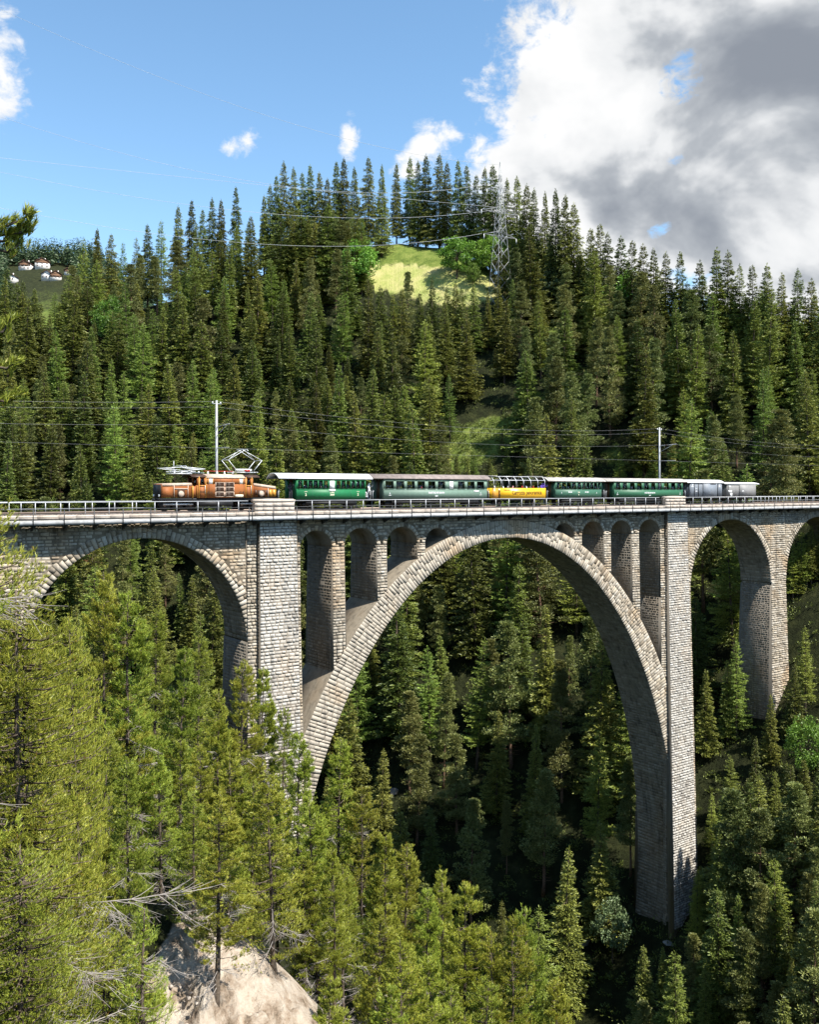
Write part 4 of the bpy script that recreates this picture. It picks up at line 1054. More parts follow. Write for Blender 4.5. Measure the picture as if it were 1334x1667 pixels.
# locomotive
def loco():
    root = empty('locomotive', (-12.5, 4.2, 0)); tag(root, 'brown electric locomotive with low noses at both ends and raised diamond pantograph', 'locomotive', TRAIN_GROUP)
    X = lambda p: px_x(p)
    cab = (X(323), X(412))
    # central body with real window openings
    wins = [(X(339.5), X(346.5)), (X(390), X(395.5))]
    b = MB(); wall_open(b, X(335.5), X(400), 1.12, 3.06, YN, YN + .05, wins, 2.42, 2.98); body = b.build('side_wall', M['loco'], root)
    b = MB(); b.box(X(323), X(412), YFAR - .05, YFAR, 1.12, 3.06); b.build('side_wall', M['loco'], root)
    b = MB(); b.box(X(336), X(400), YN + .35, YFAR - .05, 1.12, 3.0); b.build('machine_room', M['locodark'], root)
    for (a, c) in wins:
        g = MB(); g.box(a, c, YN + .015, YN + .025, 2.42, 2.98); pn = g.build('window', M['white'], root)
        f = MB(); f.box(a - .05, a, YN - .015, YN + .02, 2.38, 3.02); f.box(c, c + .05, YN - .015, YN + .02, 2.38, 3.02); f.build('frame', M['locotrim'], pn)
    # doors at both cab ends
    for (a, c) in ((X(324.5), X(334.5)), (X(400.8), X(409.5))):
        w0, w1_ = a + (c - a) * .2, c - (c - a) * .2
        b = MB(); wall_open(b, a, c, 1.12, 3.1, YN + .03, YN + .07, [(w0, w1_)], 2.32, 2.95); d = b.build('cab_door', M['loco'], root)
        g = MB(); g.box(w0, w1_, YN + .045, YN + .053, 2.32, 2.95); g.build('pane', M['glass'], d)
        q = MB(); q.box(a - .07, a, YN - .03, YN + .09, 1.12, 3.1); q.box(c, c + .05, YN - .03, YN + .09, 1.12, 3.1); q.box(a, c, YN - .01, YN + .03, 2.22, 2.29); q.build('door_frame', M['locotrim'], d)
        q = MB(); q.tube((c - .06, YN - .05, 1.5), (c - .06, YN - .05, 2.3), .018); q.build('handle', M['silver'], d)
    for (xx) in (X(321.5), X(411)):
        b = MB(); b.box(xx, xx + .08, YN + .02, YFAR - .05, 1.12, 2.3); b.box(xx, xx + .08, YN + .02, YN + .25, 2.3, 3.1); b.box(xx, xx + .08, YFAR - .3, YFAR - .05, 2.3, 3.1); b.box(xx, xx + .08, 4.05, 4.35, 2.3, 3.1); b.box(xx, xx + .08, YN + .02, YFAR - .05, 3.0, 3.1)
        e = b.build('cab_end_wall', M['loco'], root)
        g = MB(); g.box(xx + .03, xx + .04, YN + .25, 4.05, 2.3, 3.0); g.build('pane', M['glass'], e)
    # louvre panels: two columns of three
    xa, xm, xb_ = X(350.5), X(365.8), X(381)
    for (a, c) in ((xa, xm - .04), (xm + .04, xb_)):
        for k in range(3):
            z0 = 1.22 + k * .455
            b = MB(); b.box(a + .06, c - .06, YN - .01, YN - .001, z0 + .03, z0 + .41); lv = b.build('louvre', M['locodark'], root)
            f = MB(); f.box(a, a + .06, YN - .035, YN - .001, z0, z0 + .455); f.box(c - .06, c, YN - .035, YN - .001, z0, z0 + .455); f.box(a + .06, c - .06, YN - .035, YN - .001, z0 + .41, z0 + .455); f.box(a + .06, c - .06, YN - .035, YN - .001, z0, z0 + .03); f.build('frame', M['locoroof'], lv)
            for s_ in range(4):
                q = MB(); q.box(a + .07, c - .07, YN - .022, YN - .011, z0 + .06 + s_ * .09, z0 + .09 + s_ * .09); q.build('slat', M['locodark'], lv)
    # roof: pale curved edge plus flat top
    b = MB(); arc_roof(b, X(335), X(400), YN - .03, YFAR + .03, 3.04, 3.38, .08); b.build('roof', M['locoroof'], root)
    for (a, c) in ((X(312), X(336.5)), (X(399), X(423))):
        q = MB(); arc_roof(q, a, c, YN - .02, YFAR + .02, 3.10, 3.36, .08); q.build('cab_roof', M['locodark'], root)
    for a in (X(340), X(359), X(378), X(397)):
        q = MB(); q.box(a - .012, a + .012, YN - .012, YN - .001, 1.14, 3.0); q.build('panel_seam', M['locodark'], root)
    # number plates and writing
    for (p, s_) in ((341.5, '414'), (393, '414')):
        text_part(s_, X(p), 1.50, .34, M['letterdark'], root, YN - .006)
    text_part('RhB', X(329.5), 1.60, .28, M['letterdark'], root, YN + .02)
    q = MB(); q.box(X(383), X(396), YN - .012, YN - .001, 1.18, 1.42); q.build('notice_plate', M['letter'], root)
    # noses
    y0, y1 = 3.2, 5.2
    def nose(xa, xb_, za, zb_, first, dirn):
        b = MB(); lo = 1.16
        ys = [(y0, lo), (y0, -.16), (y0 + .16, 0), (y1 - .16, 0), (y1, -.16), (y1, lo)]
        V = []
        for x_, zt in ((xa, za), (xb_, zb_)):
            for (yy, q) in ys: V.append((x_, yy, lo if q == lo else zt + q))
        F = [tuple(range(6))[::-1], tuple(range(6, 12))] + [(k, (k + 1) % 6, 6 + (k + 1) % 6, 6 + k) for k in range(6)]
        b.add(V, F); return b
    n1 = nose(X(264.5), X(314.5), 2.42, 2.50, True, 1).build('nose', M['loco'], root)
    n2 = nose(X(414.5), X(451), 2.50, 2.18, False, -1).build('nose', M['loco'], root)
    for (no, xa, xb_, za, zb_) in ((n1, X(265.5), X(314), 2.43, 2.5), (n2, X(415), X(451), 2.5, 2.19)):
        b = MB(); b.hexa([(xa, y0 - .03, za - .22), (xb_, y0 - .03, zb_ - .22), (xb_, y1 + .03, zb_ - .22), (xa, y1 + .03, za - .22), (xa, y0 + .12, za + .03), (xb_, y0 + .12, zb_ + .03), (xb_, y1 - .12, zb_ + .03), (xa, y1 - .12, za + .03)]); b.build('hood_cover', M['locoroof'], no)
    # nose side panels, open vent niches with rounded machinery
    q = MB(); q.box(X(265.5), X(282), y0 - .03, y0 - .004, 1.22, 2.12); q.build('side_panel', M['loco'], n1)
    q = MB(); q.box(X(284), X(285), y0 - .05, y0 - .004, 1.18, 2.3); q.box(X(306.5), X(307.5), y0 - .05, y0 - .004, 1.18, 2.3); q.box(X(285), X(306.5), y0 - .04, y0 - .004, 1.92, 2.02); q.build('panel_frame', M['locoroof'], n1)
    for (no, a, c) in ((n1, 290, 302), (n2, 421, 433)):
        q = MB(); q.box(X(a), X(c), y0 - .02, y0 - .003, 1.2, 1.85); q.build('vent_niche', M['locodark'], no)
        q = MB(); cx_ = (X(a) + X(c)) / 2; q.path([(cx_, y0 - .16, 1.5), (cx_, y0 - .1, 1.5), (cx_, y0 - .021, 1.5)], [.12, .26, .3], 12); q.build('motor_cover', M['locoroof'], no)
    for (a, c) in ((417, 420), (434, 437)):
        q = MB(); q.box(X(a), X(c), y0 - .018, y0 - .003, 1.4, 1.85); q.build('vent', M['locodark'], n2)
    for a in (439.5, 445.5):
        q = MB(); q.box(X(a), X(a + 5), y0 - .025, y0 - .004, 1.24, 1.9); q.build('side_hatch', M['locotrim'], n2)
    q = MB(); q.box(X(437.5), X(438.5), y0 - .04, y0 - .004, 1.18, 2.05); q.build('panel_frame', M['locoroof'], n2)
    q = MB(); q.box(X(263), X(264.5), 3.3, 5.1, 1.15, 2.36); q.build('nose_front', M['black'], n1)
    for yy in (3.55, 4.85):
        q = MB(); q.path([(X(261.8), yy, 1.35), (X(263), yy, 1.35)], [.13, .13], 10); q.build('headlight', M['white'], n1)
    q = MB(); q.box(X(451), X(452.2), 3.35, 5.05, 1.15, 2.0); q.build('nose_end', M['black'], n2)
    # vestibule posts in yellow beside the left cab
    for p in (313.5, 321):
        q = MB(); q.box(X(p), X(p) + .09, YN + .05, YN + .12, 1.12, 2.25); q.build('yellow_post', M['locotrim'], root)
    q = MB(); q.box(X(313.5), X(321), YN + .2, YN + .25, 1.2, 2.2); q.build('vestibule_panel', M['loco'], root)
    # frame, wheels, rods
    f = MB(); f.box(X(263), X(453), YN + .12, YFAR - .12, .82, 1.11); fr = f.build('frame', M['black'], root)
    for (xa, n_) in ((X(272), 3), (X(398), 3)):
        for k in range(n_):
            for yy in (3.62, 4.78): wheel_part(fr, xa + k * 1.25, yy, .53)
        q = MB(); q.box(xa - .2, xa + 2.7, 3.44, 3.5, .48, .62); q.build('coupling_rod', M['silver'], fr)
    q = MB(); q.box(X(320), X(380), YN + .1, YN + .3, .35, .8); q.build('battery_box', M['black'], fr)
    for xe in (X(260.5), X(453.5)):
        q = MB(); q.tube((xe - .25, 4.2, .95), (xe + .25, 4.2, .95), .16, n=10); q.build('buffer', M['black'], fr)
    # roof gear
    q = MB(); q.box(X(283), X(316), 3.5, 4.9, 3.33, 3.40); q.box(X(316), X(337), 3.7, 4.7, 3.42, 3.5); q.build('roof_gear', M['silver'], root)
    for p in (290, 302, 318, 330, 345, 360, 372, 386):
        q = MB(); q.path([(X(p), 3.9, 3.36), (X(p), 3.9, 3.47), (X(p), 3.9, 3.5), (X(p), 3.9, 3.62)], [.09, .09, .05, .07], 8); q.build('insulator', M['silver'] if p % 3 else M['white'], root)
    q = MB(); q.tube((X(338), 3.9, 3.64), (X(386), 3.9, 3.64), .03); q.build('busbar', M['red'], root)
    # raised pantograph
    pr = MB(); pr.box(X(384), X(424), 3.5, 3.6, 3.52, 3.60); pr.box(X(384), X(424), 4.8, 4.9, 3.52, 3.60); pr.box(X(386), X(388), 3.5, 4.9, 3.5, 3.58); pr.box(X(420), X(422), 3.5, 4.9, 3.5, 3.58)
    pan = pr.build('pantograph', M['silver'], root)
    k1, k2 = X(375), X(430); ap = (k1 + k2) / 2
    for yy in (3.45, 4.95):
        q = MB(); q.tube((X(390), yy, 3.65), (k1, yy, 4.72), .035); q.tube((k1, yy, 4.72), (ap + .12, 4.2 + (yy - 4.2) * .55, 5.72), .03); q.tube((X(416), yy, 3.65), (k2, yy, 4.72), .035); q.tube((k2, yy, 4.72), (ap - .12, 4.2 + (yy - 4.2) * .55, 5.72), .03); q.build('diamond_frame', M['silver'], pan)
    q = MB(); q.tube((k1, 3.45, 4.72), (k1, 4.95, 4.72), .03); q.tube((k2, 3.45, 4.72), (k2, 4.95, 4.72), .03); q.tube((k1, 3.45, 4.72), (ap - .1, 4.6, 5.70), .02); q.tube((k2, 4.95, 4.72), (ap + .1, 3.8, 5.70), .02); q.build('cross_bar', M['silver'], pan)
    for dx in (-.22, .22):
        q = MB(); q.path([(ap + dx, 3.3, 5.62), (ap + dx, 3.6, 5.78), (ap + dx, 4.8, 5.78), (ap + dx, 5.1, 5.62)], .03, 6); q.build('contact_strip', M['silver'], pan)
    q = MB(); q.path([(X(389), 3.75, 3.78), (X(415), 3.75, 3.78)], [.11, .11], 10); q.build('spring_drum', M['white'], pan)
    q = MB(); q.box(X(403), X(410.5), 3.48, 3.72, 3.60, 3.82); q.build('red_box', M['red'], pan)
    # lowered pantograph, folded flat over the left nose
    lp = MB(); lp.box(X(283), X(322), 3.5, 3.6, 3.50, 3.58); lp.box(X(283), X(322), 4.8, 4.9, 3.50, 3.58)
    lo_ = lp.build('pantograph', M['silver'], root)
    for yy in (3.45, 4.95):
        q = MB(); q.tube((X(268.5), yy, 3.86), (X(305), yy, 3.98), .035); q.tube((X(305), yy, 3.98), (X(337), yy, 3.82), .035); q.tube((X(268.5), yy, 3.86), (X(300), yy, 3.66), .03); q.tube((X(337), yy, 3.82), (X(310), yy, 3.66), .03); q.build('folded_frame', M['silver'], lo_)
    for dx in (-.25, .2):
        q = MB(); q.path([(X(303) + dx, 3.3, 3.95), (X(303) + dx, 3.6, 4.1), (X(303) + dx, 4.8, 4.1), (X(303) + dx, 5.1, 3.95)], .03, 6); q.build('contact_strip', M['silver'], lo_)
    q = MB(); q.tube((X(268.5), 3.45, 3.86), (X(268.5), 4.95, 3.86), .03); q.tube((X(337), 3.45, 3.82), (X(337), 4.95, 3.82), .03); q.build('cross_bar', M['silver'], lo_)
    q = MB(); q.tube((X(291), 4.2, 3.4), (X(291), 4.2, 4.55), .025); q.build('antenna', M['silver'], root)
loco()

# ------------------------------------------------------------------ passengers
def person_mesh(pose):
    me = bpy.data.meshes.new('p'); 
    if pose == 'seated':
        J = {'pel': (0, 0, 0), 'sp': (0, .0, .28), 'ch': (0, -.02, .46), 'nk': (0, -.02, .60), 'hd': (0, -.05, .72), 'hd2': (0, -.05, .82),
             'ls': (-.19, -.02, .50), 'le': (-.25, -.10, .24), 'lh': (-.12, -.32, .12), 'rs': (.19, -.02, .50), 're': (.25, -.12, .26), 'rh': (.10, -.34, .16),
             'lk': (-.12, -.42, .03), 'lf': (-.12, -.44, -.40), 'lt': (-.12, -.58, -.42), 'rk': (.12, -.42, .03), 'rf': (.12, -.44, -.40), 'rt': (.12, -.58, -.42), 'lp': (-.10, 0, 0), 'rp': (.10, 0, 0)}
    else:
        J = {'pel': (0, 0, .92), 'sp': (0, 0, 1.15), 'ch': (0, -.02, 1.34), 'nk': (0, -.03, 1.48), 'hd': (0, -.07, 1.60), 'hd2': (0, -.07, 1.70),
             'ls': (-.19, -.02, 1.38), 'le': (-.28, -.16, 1.16), 'lh': (-.20, -.40, 1.12), 'rs': (.19, -.02, 1.38), 're': (.30, -.20, 1.28), 'rh': (.20, -.42, 1.48),
             'lk': (-.11, -.02, .48), 'lf': (-.11, 0, .07), 'lt': (-.11, -.16, .04), 'rk': (.11, -.02, .48), 'rf': (.11, 0, .07), 'rt': (.11, -.16, .04), 'lp': (-.09, 0, .90), 'rp': (.09, 0, .90)}
    R = {'pel': .14, 'sp': .135, 'ch': .15, 'nk': .06, 'hd': .10, 'hd2': .085, 'ls': .07, 'le': .05, 'lh': .04, 'rs': .07, 're': .05, 'rh': .04, 'lk': .065, 'lf': .05, 'lt': .04, 'rk': .065, 'rf': .05, 'rt': .04, 'lp': .09, 'rp': .09}
    E = [('pel', 'sp'), ('sp', 'ch'), ('ch', 'nk'), ('nk', 'hd'), ('hd', 'hd2'), ('ch', 'ls'), ('ls', 'le'), ('le', 'lh'), ('ch', 'rs'), ('rs', 're'), ('re', 'rh'), ('pel', 'lp'), ('lp', 'lk'), ('lk', 'lf'), ('lf', 'lt'), ('pel', 'rp'), ('rp', 'rk'), ('rk', 'rf'), ('rf', 'rt')]
    K = list(J); me.from_pydata([J[k] for k in K], [(K.index(a), K.index(b)) for a, b in E], [])
    o = bpy.data.objects.new('p', me); COL.objects.link(o)
    md = o.modifiers.new('s', 'SKIN'); sk = me.skin_vertices[0].data
    for i, k in enumerate(K): sk[i].radius = (R[k], R[k]); sk[i].use_root = (k == 'pel')
    o.modifiers.new('d', 'SUBSURF').levels = 1
    dg = bpy.context.evaluated_depsgraph_get(); ev = o.evaluated_get(dg); res = bpy.data.meshes.new_from_object(ev)
    bpy.data.objects.remove(o); bpy.data.meshes.remove(me)
    zc = J['nk'][2]; hz = J['hd'][2]; hy = J['hd'][1]; pz = J['pel'][2]
    lh, rh = Vector(J['lh']), Vector(J['rh'])
    for p in res.polygons:
        c = p.center
        if c.z > zc - .01 and abs(c.x) < .16:
            p.material_index = 3 if (c.z > hz + .07 or c.y > hy + .03) and c.z > zc + .06 else 2
        elif (c - lh).length < .11 or (c - rh).length < .11: p.material_index = 2
        elif c.z < pz + .05 and not (abs(c.x) > .19 and c.z > pz + .0): p.material_index = 1
        else: p.material_index = 0
        p.use_smooth = True
    return res
SHIRT = {'white': (.75, .75, .75), 'red': (.45, .03, .04), 'purple': (.10, .05, .32), 'blue': (.06, .12, .35), 'pink': (.62, .30, .33), 'dark grey': (.05, .05, .06), 'grey': (.35, .36, .38)}
MS = {k: paint('shirt_' + k.replace(' ', '_'), v, .8, .2, vary=.1) for k, v in SHIRT.items()}
MSK = paint('skin', (.52, .30, .21), .6, .3, vary=.08); MTR = paint('trousers', (.06, .07, .10), .8, .2)
MHR = [paint('hair_dark', (.03, .02, .015), .6, .3), paint('hair_fair', (.32, .24, .15), .6, .3), paint('hair_grey', (.5, .5, .5), .6, .3)]
SEAT_M, STAND_M = person_mesh('seated'), person_mesh('standing')
PC = {}
def person(px, pose, col, where, z, y, rot=0, group='passengers on the train'):
    hair = random.randrange(3); key = (pose, col, hair)
    if key not in PC:
        m = (SEAT_M if pose == 'seated' else STAND_M).copy(); m.materials.clear()
        for q in (MS[col], MTR, MSK, MHR[hair]): m.materials.append(q)
        PC[key] = m
    o = link('person', PC[key]); o.location = (px_x(px, y), y, z); o.rotation_euler = (0, 0, rot)
    return tag(o, f'passenger in {col} top {where}', 'person', group)
W1 = 'seated at a window of the bright green coach'
for p, c in ((497, 'blue'), (499.5, 'white'), (515, 'white'), (522, 'white'), (530.5, 'white'), (559, 'white'), (576, 'pink'), (583, 'grey'), (590.5, 'white')):
    person(p, 'seated', c, W1, 1.55, YN + .42, random.choice([-1, 1]) * random.uniform(1.25, 1.9))
person(600.5, 'standing', 'white', 'standing on the rear platform of the bright green coach', .92, YN + .55, .3)
person(473, 'standing', 'dark grey', 'standing on the front platform of the bright green coach', .92, YN + .7, -.4)
W2 = 'seated at a window of the long grey-green coach'
for p, c in ((632, 'pink'), (667, 'dark grey'), (686, 'red'), (720, 'white'), (753, 'white')):
    person(p, 'seated', c, W2, 1.50, YN + .42, random.choice([-1, 1]) * random.uniform(1.25, 1.9))
WP = 'riding in the open yellow car'
for p, c in ((806, 'white'), (820, 'white'), (827, 'grey'), (835, 'pink'), (850, 'red'), (858, 'white'), (863, 'dark grey'), (869, 'red'), (877, 'blue')):
    person(p, 'seated', c, WP, 1.52, YN + .5 + random.uniform(0, .5), random.choice([-1, 1]) * random.uniform(1.25, 1.9))
for p in (882.5, 886): person(p, 'standing', 'purple', 'leaning on the side of the open yellow car', .95, YN + .42, random.uniform(-.3, .3))
W3 = 'seated at a window of the short green coach'
for p, c in ((926, 'white'), (955, 'grey'), (972.5, 'white')): person(p, 'seated', c, W3, 1.48, YN + .42, random.choice([-1, 1]) * random.uniform(1.25, 1.9))
W4 = 'at a window of the green coach by the grey wagons'
for p, c in ((1007, 'pink'), (1018, 'white'), (1030, 'red'), (1033, 'dark grey'), (1053, 'red'), (1064, 'white'), (1074.5, 'pink'), (1085, 'red'), (1096.5, 'pink'), (1106.5, 'red')):
    person(p, 'seated', c, W4, 1.50, YN + .42, random.choice([-1, 1]) * random.uniform(1.25, 1.9))

# ------------------------------------------------------------------ catenary masts and wires
def mast(px, ytop, y, label):
    t = on_y(px, ytop, y); X = float(t[0]); zt = float(t[2])
    root = empty('catenary_mast', (X, y, -.5)); tag(root, label, 'mast', 'catenary masts on the viaduct')
    b = MB(); b.path([(X, y, -1.2), (X, y, zt)], [.15, .11], 8); b.build('pole', M['mast'], root)
    za = zt - 2.6
    b = MB(); b.tube((X, y, za), (X, 4.0, za + .15), .04); b.tube((X, y, za - .9), (X, 4.6, za + .08), .03); b.build('bracket_arm', M['mast'], root)
    b = MB(); b.tube((X, y - .1, 6.0), (X, 4.1, 5.95), .03); b.build('registration_arm', M['mast'], root)
    for dx in (-.0,):
        b = MB(); b.box(X - .5, X + .5, y - .05, y + .05, zt - .35, zt - .28); ca = b.build('top_crossarm', M['mast'], root)
        for s in (-.42, .42):
            q = MB(); q.path([(X + s, y, zt - .28), (X + s, y, zt - .2), (X + s, y, zt - .1)], [.06, .07, .03], 8); q.build('insulator', M['white'], ca)
    q = MB(); q.path([(X, 5.9, za + .02), (X, 5.5, za + .05)], [.07, .07], 8); q.build('insulator', M['locodark'], root)
    q = MB(); q.prism([(X - .25, y - .25), (X + .25, y - .25), (X + .25, y + .25), (X - .25, y + .25)], 2, -1.4, -.4); q.build('footing', M['concrete'], root)
    return X, zt
mx1, mz1 = mast(352.5, 652, 6.9, 'slim silver catenary mast behind the brown locomotive')
mx2, mz2 = mast(1074.5, 696, 6.9, 'slim silver catenary mast behind the green coach by the grey wagons')
def wire(name, P, r, label, group):
    b = MB(); b.path(P, r, 4); o = b.build(name, M['wire' if 'power' in name else 'cable']); tag(o, label, 'cable', group); return o
def span(a, b, sag, n=14):
    a = np.array(a, float); b = np.array(b, float); return [a + (b - a) * t - np.array([0, 0, 4 * sag * t * (1 - t)]) for t in np.linspace(0, 1, n)]
g = 'overhead wires of the railway'
gap = mx2 - mx1
def multi(y, z, sag, n=12):
    P = []
    for k in range(-1, 2): P += span((mx1 + k * gap, y, z), (mx1 + (k + 1) * gap, y, z), sag, n)[:-1]
    return P + [np.array((mx1 + 2 * gap, y, z))]
wire('contact_wire', [(mx1 - gap, 4.2, 5.84), (mx1 + 2 * gap, 4.2, 5.84)], .008, 'level contact wire just above the train roofs', g)
wire('messenger_wire', multi(4.2, mz1 - 2.45, 1.0), .008, 'sagging carrier wire above the contact wire', g)
for s, nm in ((6.75, 'near'), (7.1, 'far')): wire('feeder_wire', multi(s, mz1 - .1 if nm == 'near' else mz1 - .6, 1.3), .009, f'{"upper" if nm == "near" else "lower"} feeder cable strung between the mast tops', g)

# ------------------------------------------------------------------ lattice pylon on the crest
def pylon():
    d = 246.0; l = (815 - 667) / FPX * d; zb = h1(l, d) - .5; zt = CAM[2] + (HOR - 263) / FPX * d
    c = ld(l, d, 0)
    root = empty('lattice_pylon', (c[0], c[1], zb)); tag(root, 'steel lattice power pylon rising from the trees on the crest', 'pylon')
    Hh = zt - zb; w0, w1 = 2.5, .5
    u, v = CR * math.cos(.5) + CF * math.sin(.5), -CR * math.sin(.5) + CF * math.cos(.5)
    def corner(i, t):
        w = w0 + (w1 - w0) * min(1, t / .8); w = w if t < .8 else w1 * (1 - (t - .8) / .2 * .85)
        s = ((-1, -1), (1, -1), (1, 1), (-1, 1))[i]; return c + u * s[0] * w + v * s[1] * w + np.array([0, 0, zb + Hh * t])
    for i in range(4):
        b = MB(); b.path([corner(i, t) for t in (0, .4, .8, 1)], .08, 4); b.build('leg', M['pylonsteel'], root)
    lv = [0, .12, .23, .33, .42, .5, .57, .635, .695, .75, .8, .86, .92]
    for i in range(4):
        b = MB(); j = (i + 1) % 4
        for t0, t1 in zip(lv[:-1], lv[1:]):
            b.tube(corner(i, t0), corner(j, t1), .05, n=4); b.tube(corner(j, t0), corner(i, t1), .05, n=4)
        b.build('bracing', M['pylonsteel'], root)
    tips = []
    for t, wd in ((.80, 4.2), (.66, 6.0), (.50, 5.2)):
        b = MB(); z = zb + Hh * t; q = c + np.array([0, 0, z])
        for s in (-1, 1):
            tip = q + u * s * wd; tips.append(tip)
            for vv in (-.5, .5): b.tube(q + v * vv + u * s * .3, tip, .045, n=4); b.tube(q + v * vv + u * s * .3 + np.array([0, 0, 1.3]), tip, .04, n=4)
        ca = b.build('crossarm', M['pylonsteel'], root)
        for s in (-1, 1):
            k = MB(); tip = q + u * s * wd; k.path([tip, tip - np.array([0, 0, .7]), tip - np.array([0, 0, 1.4])], [.06, .12, .05], 6); k.build('insulator', M['white'], ca)
    return tips, c, zb, Hh
TIPS, PC_, PZB, PH = pylon()
def px_at(x, y, d): return ld((x - 667) / FPX * d, d, CAM[2] + (HOR - y) / FPX * d)
g2 = 'power lines crossing above the forest'
desc = ['top', 'upper', 'middle', 'lower', 'lowest']
for k, ((sx, sy), q1, q2) in enumerate([((790, 300), (440, 300), (0, 190)), ((805, 337), (640, 322), (0, 257)), ((795, 343), (430, 347), (0, 280)), ((785, 380), (420, 397), (60, 350)), ((812, 268), (440, 190), (0, 15))]):
    d0, d1 = 246.0, 120.0; a = px_at(sx, sy, d0); xe = -420
    e = ld((xe - 667) / FPX * d1, d1, 0)
    def tz(q):                                  # parameter and height where the span crosses a pixel column
        lo, hi = 0.0, 1.0
        for _ in range(50):
            m = (lo + hi) / 2; P = a + (e - a) * m
            if proj(np.array([P[0], P[1], 0]))[0] > q[0]: lo = m
            else: hi = m
        P = a + (e - a) * lo; dd = (P - CAM) @ CF; return lo, CAM[2] + (HOR - q[1]) / FPX * dd
    (t1, z1), (t2, z2) = tz(q1), tz(q2)
    A = np.array([[t1, -4 * t1 * (1 - t1)], [t2, -4 * t2 * (1 - t2)]]); r = np.linalg.solve(A, [z1 - a[2], z2 - a[2]])
    e[2] = a[2] + r[0]; P = [a + (e - a) * t - np.array([0, 0, 4 * r[1] * t * (1 - t)]) for t in np.linspace(0, 1, 30)]
    wire('power_line', P, [.036 - .022 * i / 29 for i in range(30)], f'{["second", "third", "fourth", "lowest", "topmost"][k]} power cable running from the pylon across the sky', g2)
for k, (sy, ey) in enumerate(((330, 420), (352, 455), (375, 485))):
    wire('power_line', span(px_at(838, sy, 247), px_at(1060, ey, 330), 3, 12), .03, f'{["upper", "middle", "lower"][k]} power cable sloping down behind the crest larches', g2)

# ------------------------------------------------------------------ vegetation
def unit(v): return v / (np.linalg.norm(v, axis=-1, keepdims=True) + 1e-9)
def sprays(P, D, ln, wd, rg, fold=.35):
    """leaf-like folded rhombs: base P, direction D, length ln, width wd -> verts, tris"""
    n = len(P); D = unit(D); a = unit(np.cross(D, rg.normal(size=(n, 3)))); b = np.cross(D, a)
    ln = np.broadcast_to(ln, n)[:, None]; wd = np.broadcast_to(wd, n)[:, None]
    mid = P + D * ln * .45 + b * wd * fold
    V = np.stack([P, mid + a * wd * .5, P + D * ln, mid - a * wd * .5], 1).reshape(-1, 3)
    i = np.arange(n)[:, None] * 4; F = np.concatenate([i + np.array([0, 1, 2]), i + np.array([0, 2, 3])])
    return V, F
def needles(P, D, k, ln, wd, rg, spread=.75, back=.12):
    """a shoot: k thin needle triangles around the twig end P pointing along D"""
    n = len(P); D = unit(np.repeat(D, k, 0)); Q = np.repeat(P, k, 0) - D * (rg.uniform(0, 1, (n * k, 1)) * back)
    r = unit(np.cross(D, rg.normal(size=(n * k, 3)))); dr = unit(D * 1.0 + r * spread * rg.uniform(.3, 1.15, (n * k, 1)))
    s = unit(np.cross(dr, rg.normal(size=(n * k, 3)))) * wd * .5; L_ = ln * rg.uniform(.7, 1.2, (n * k, 1))
    V = np.stack([Q - s, Q + s, Q + dr * L_], 1).reshape(-1, 3); F = np.arange(n * k * 3).reshape(-1, 3)
    # join the needles of one shoot into one island so that a shoot has one tone
    V = V.reshape(n, k * 3, 3)
    V = np.concatenate([V, P[:, None, :]], 1); c = k * 3
    base = np.arange(n)[:, None, None] * (c + 1); t = np.arange(k)[None, :, None] * 3 + np.array([0, 1, 2])[None, None, :]
    F = (base + t).reshape(-1, 3)
    return V.reshape(-1, 3), F
def cat(parts):
    V, F, n = [], [], 0
    for v, f in parts: V.append(v); F.append(f + n); n += len(v)
    return np.concatenate(V), np.concatenate(F)
def trunk_mesh(Hh, r, rg, lean=.02, extra=(), mat=None, n=7, top=.98):
    mb = MB(); k = 9; off = np.cumsum(rg.normal(0, lean, (k, 2)), 0) * Hh * .02; off[0] = 0
    P = [(off[i, 0], off[i, 1], -.6 + (Hh * top + .6) * i / (k - 1)) for i in range(k)]
    mb.path(P, [r * (1 - .93 * (i / (k - 1)) ** .9) * (1.25 if i == 0 else 1) for i in range(k)], n)
    for (a, b, ra) in extra: mb.path([a, (np.array(a) + np.array(b)) / 2 + np.array([0, 0, -.05]), b], [ra, ra * .7, ra * .25], 4)
    return mb.mesh('trunk', mat or M['bark'])

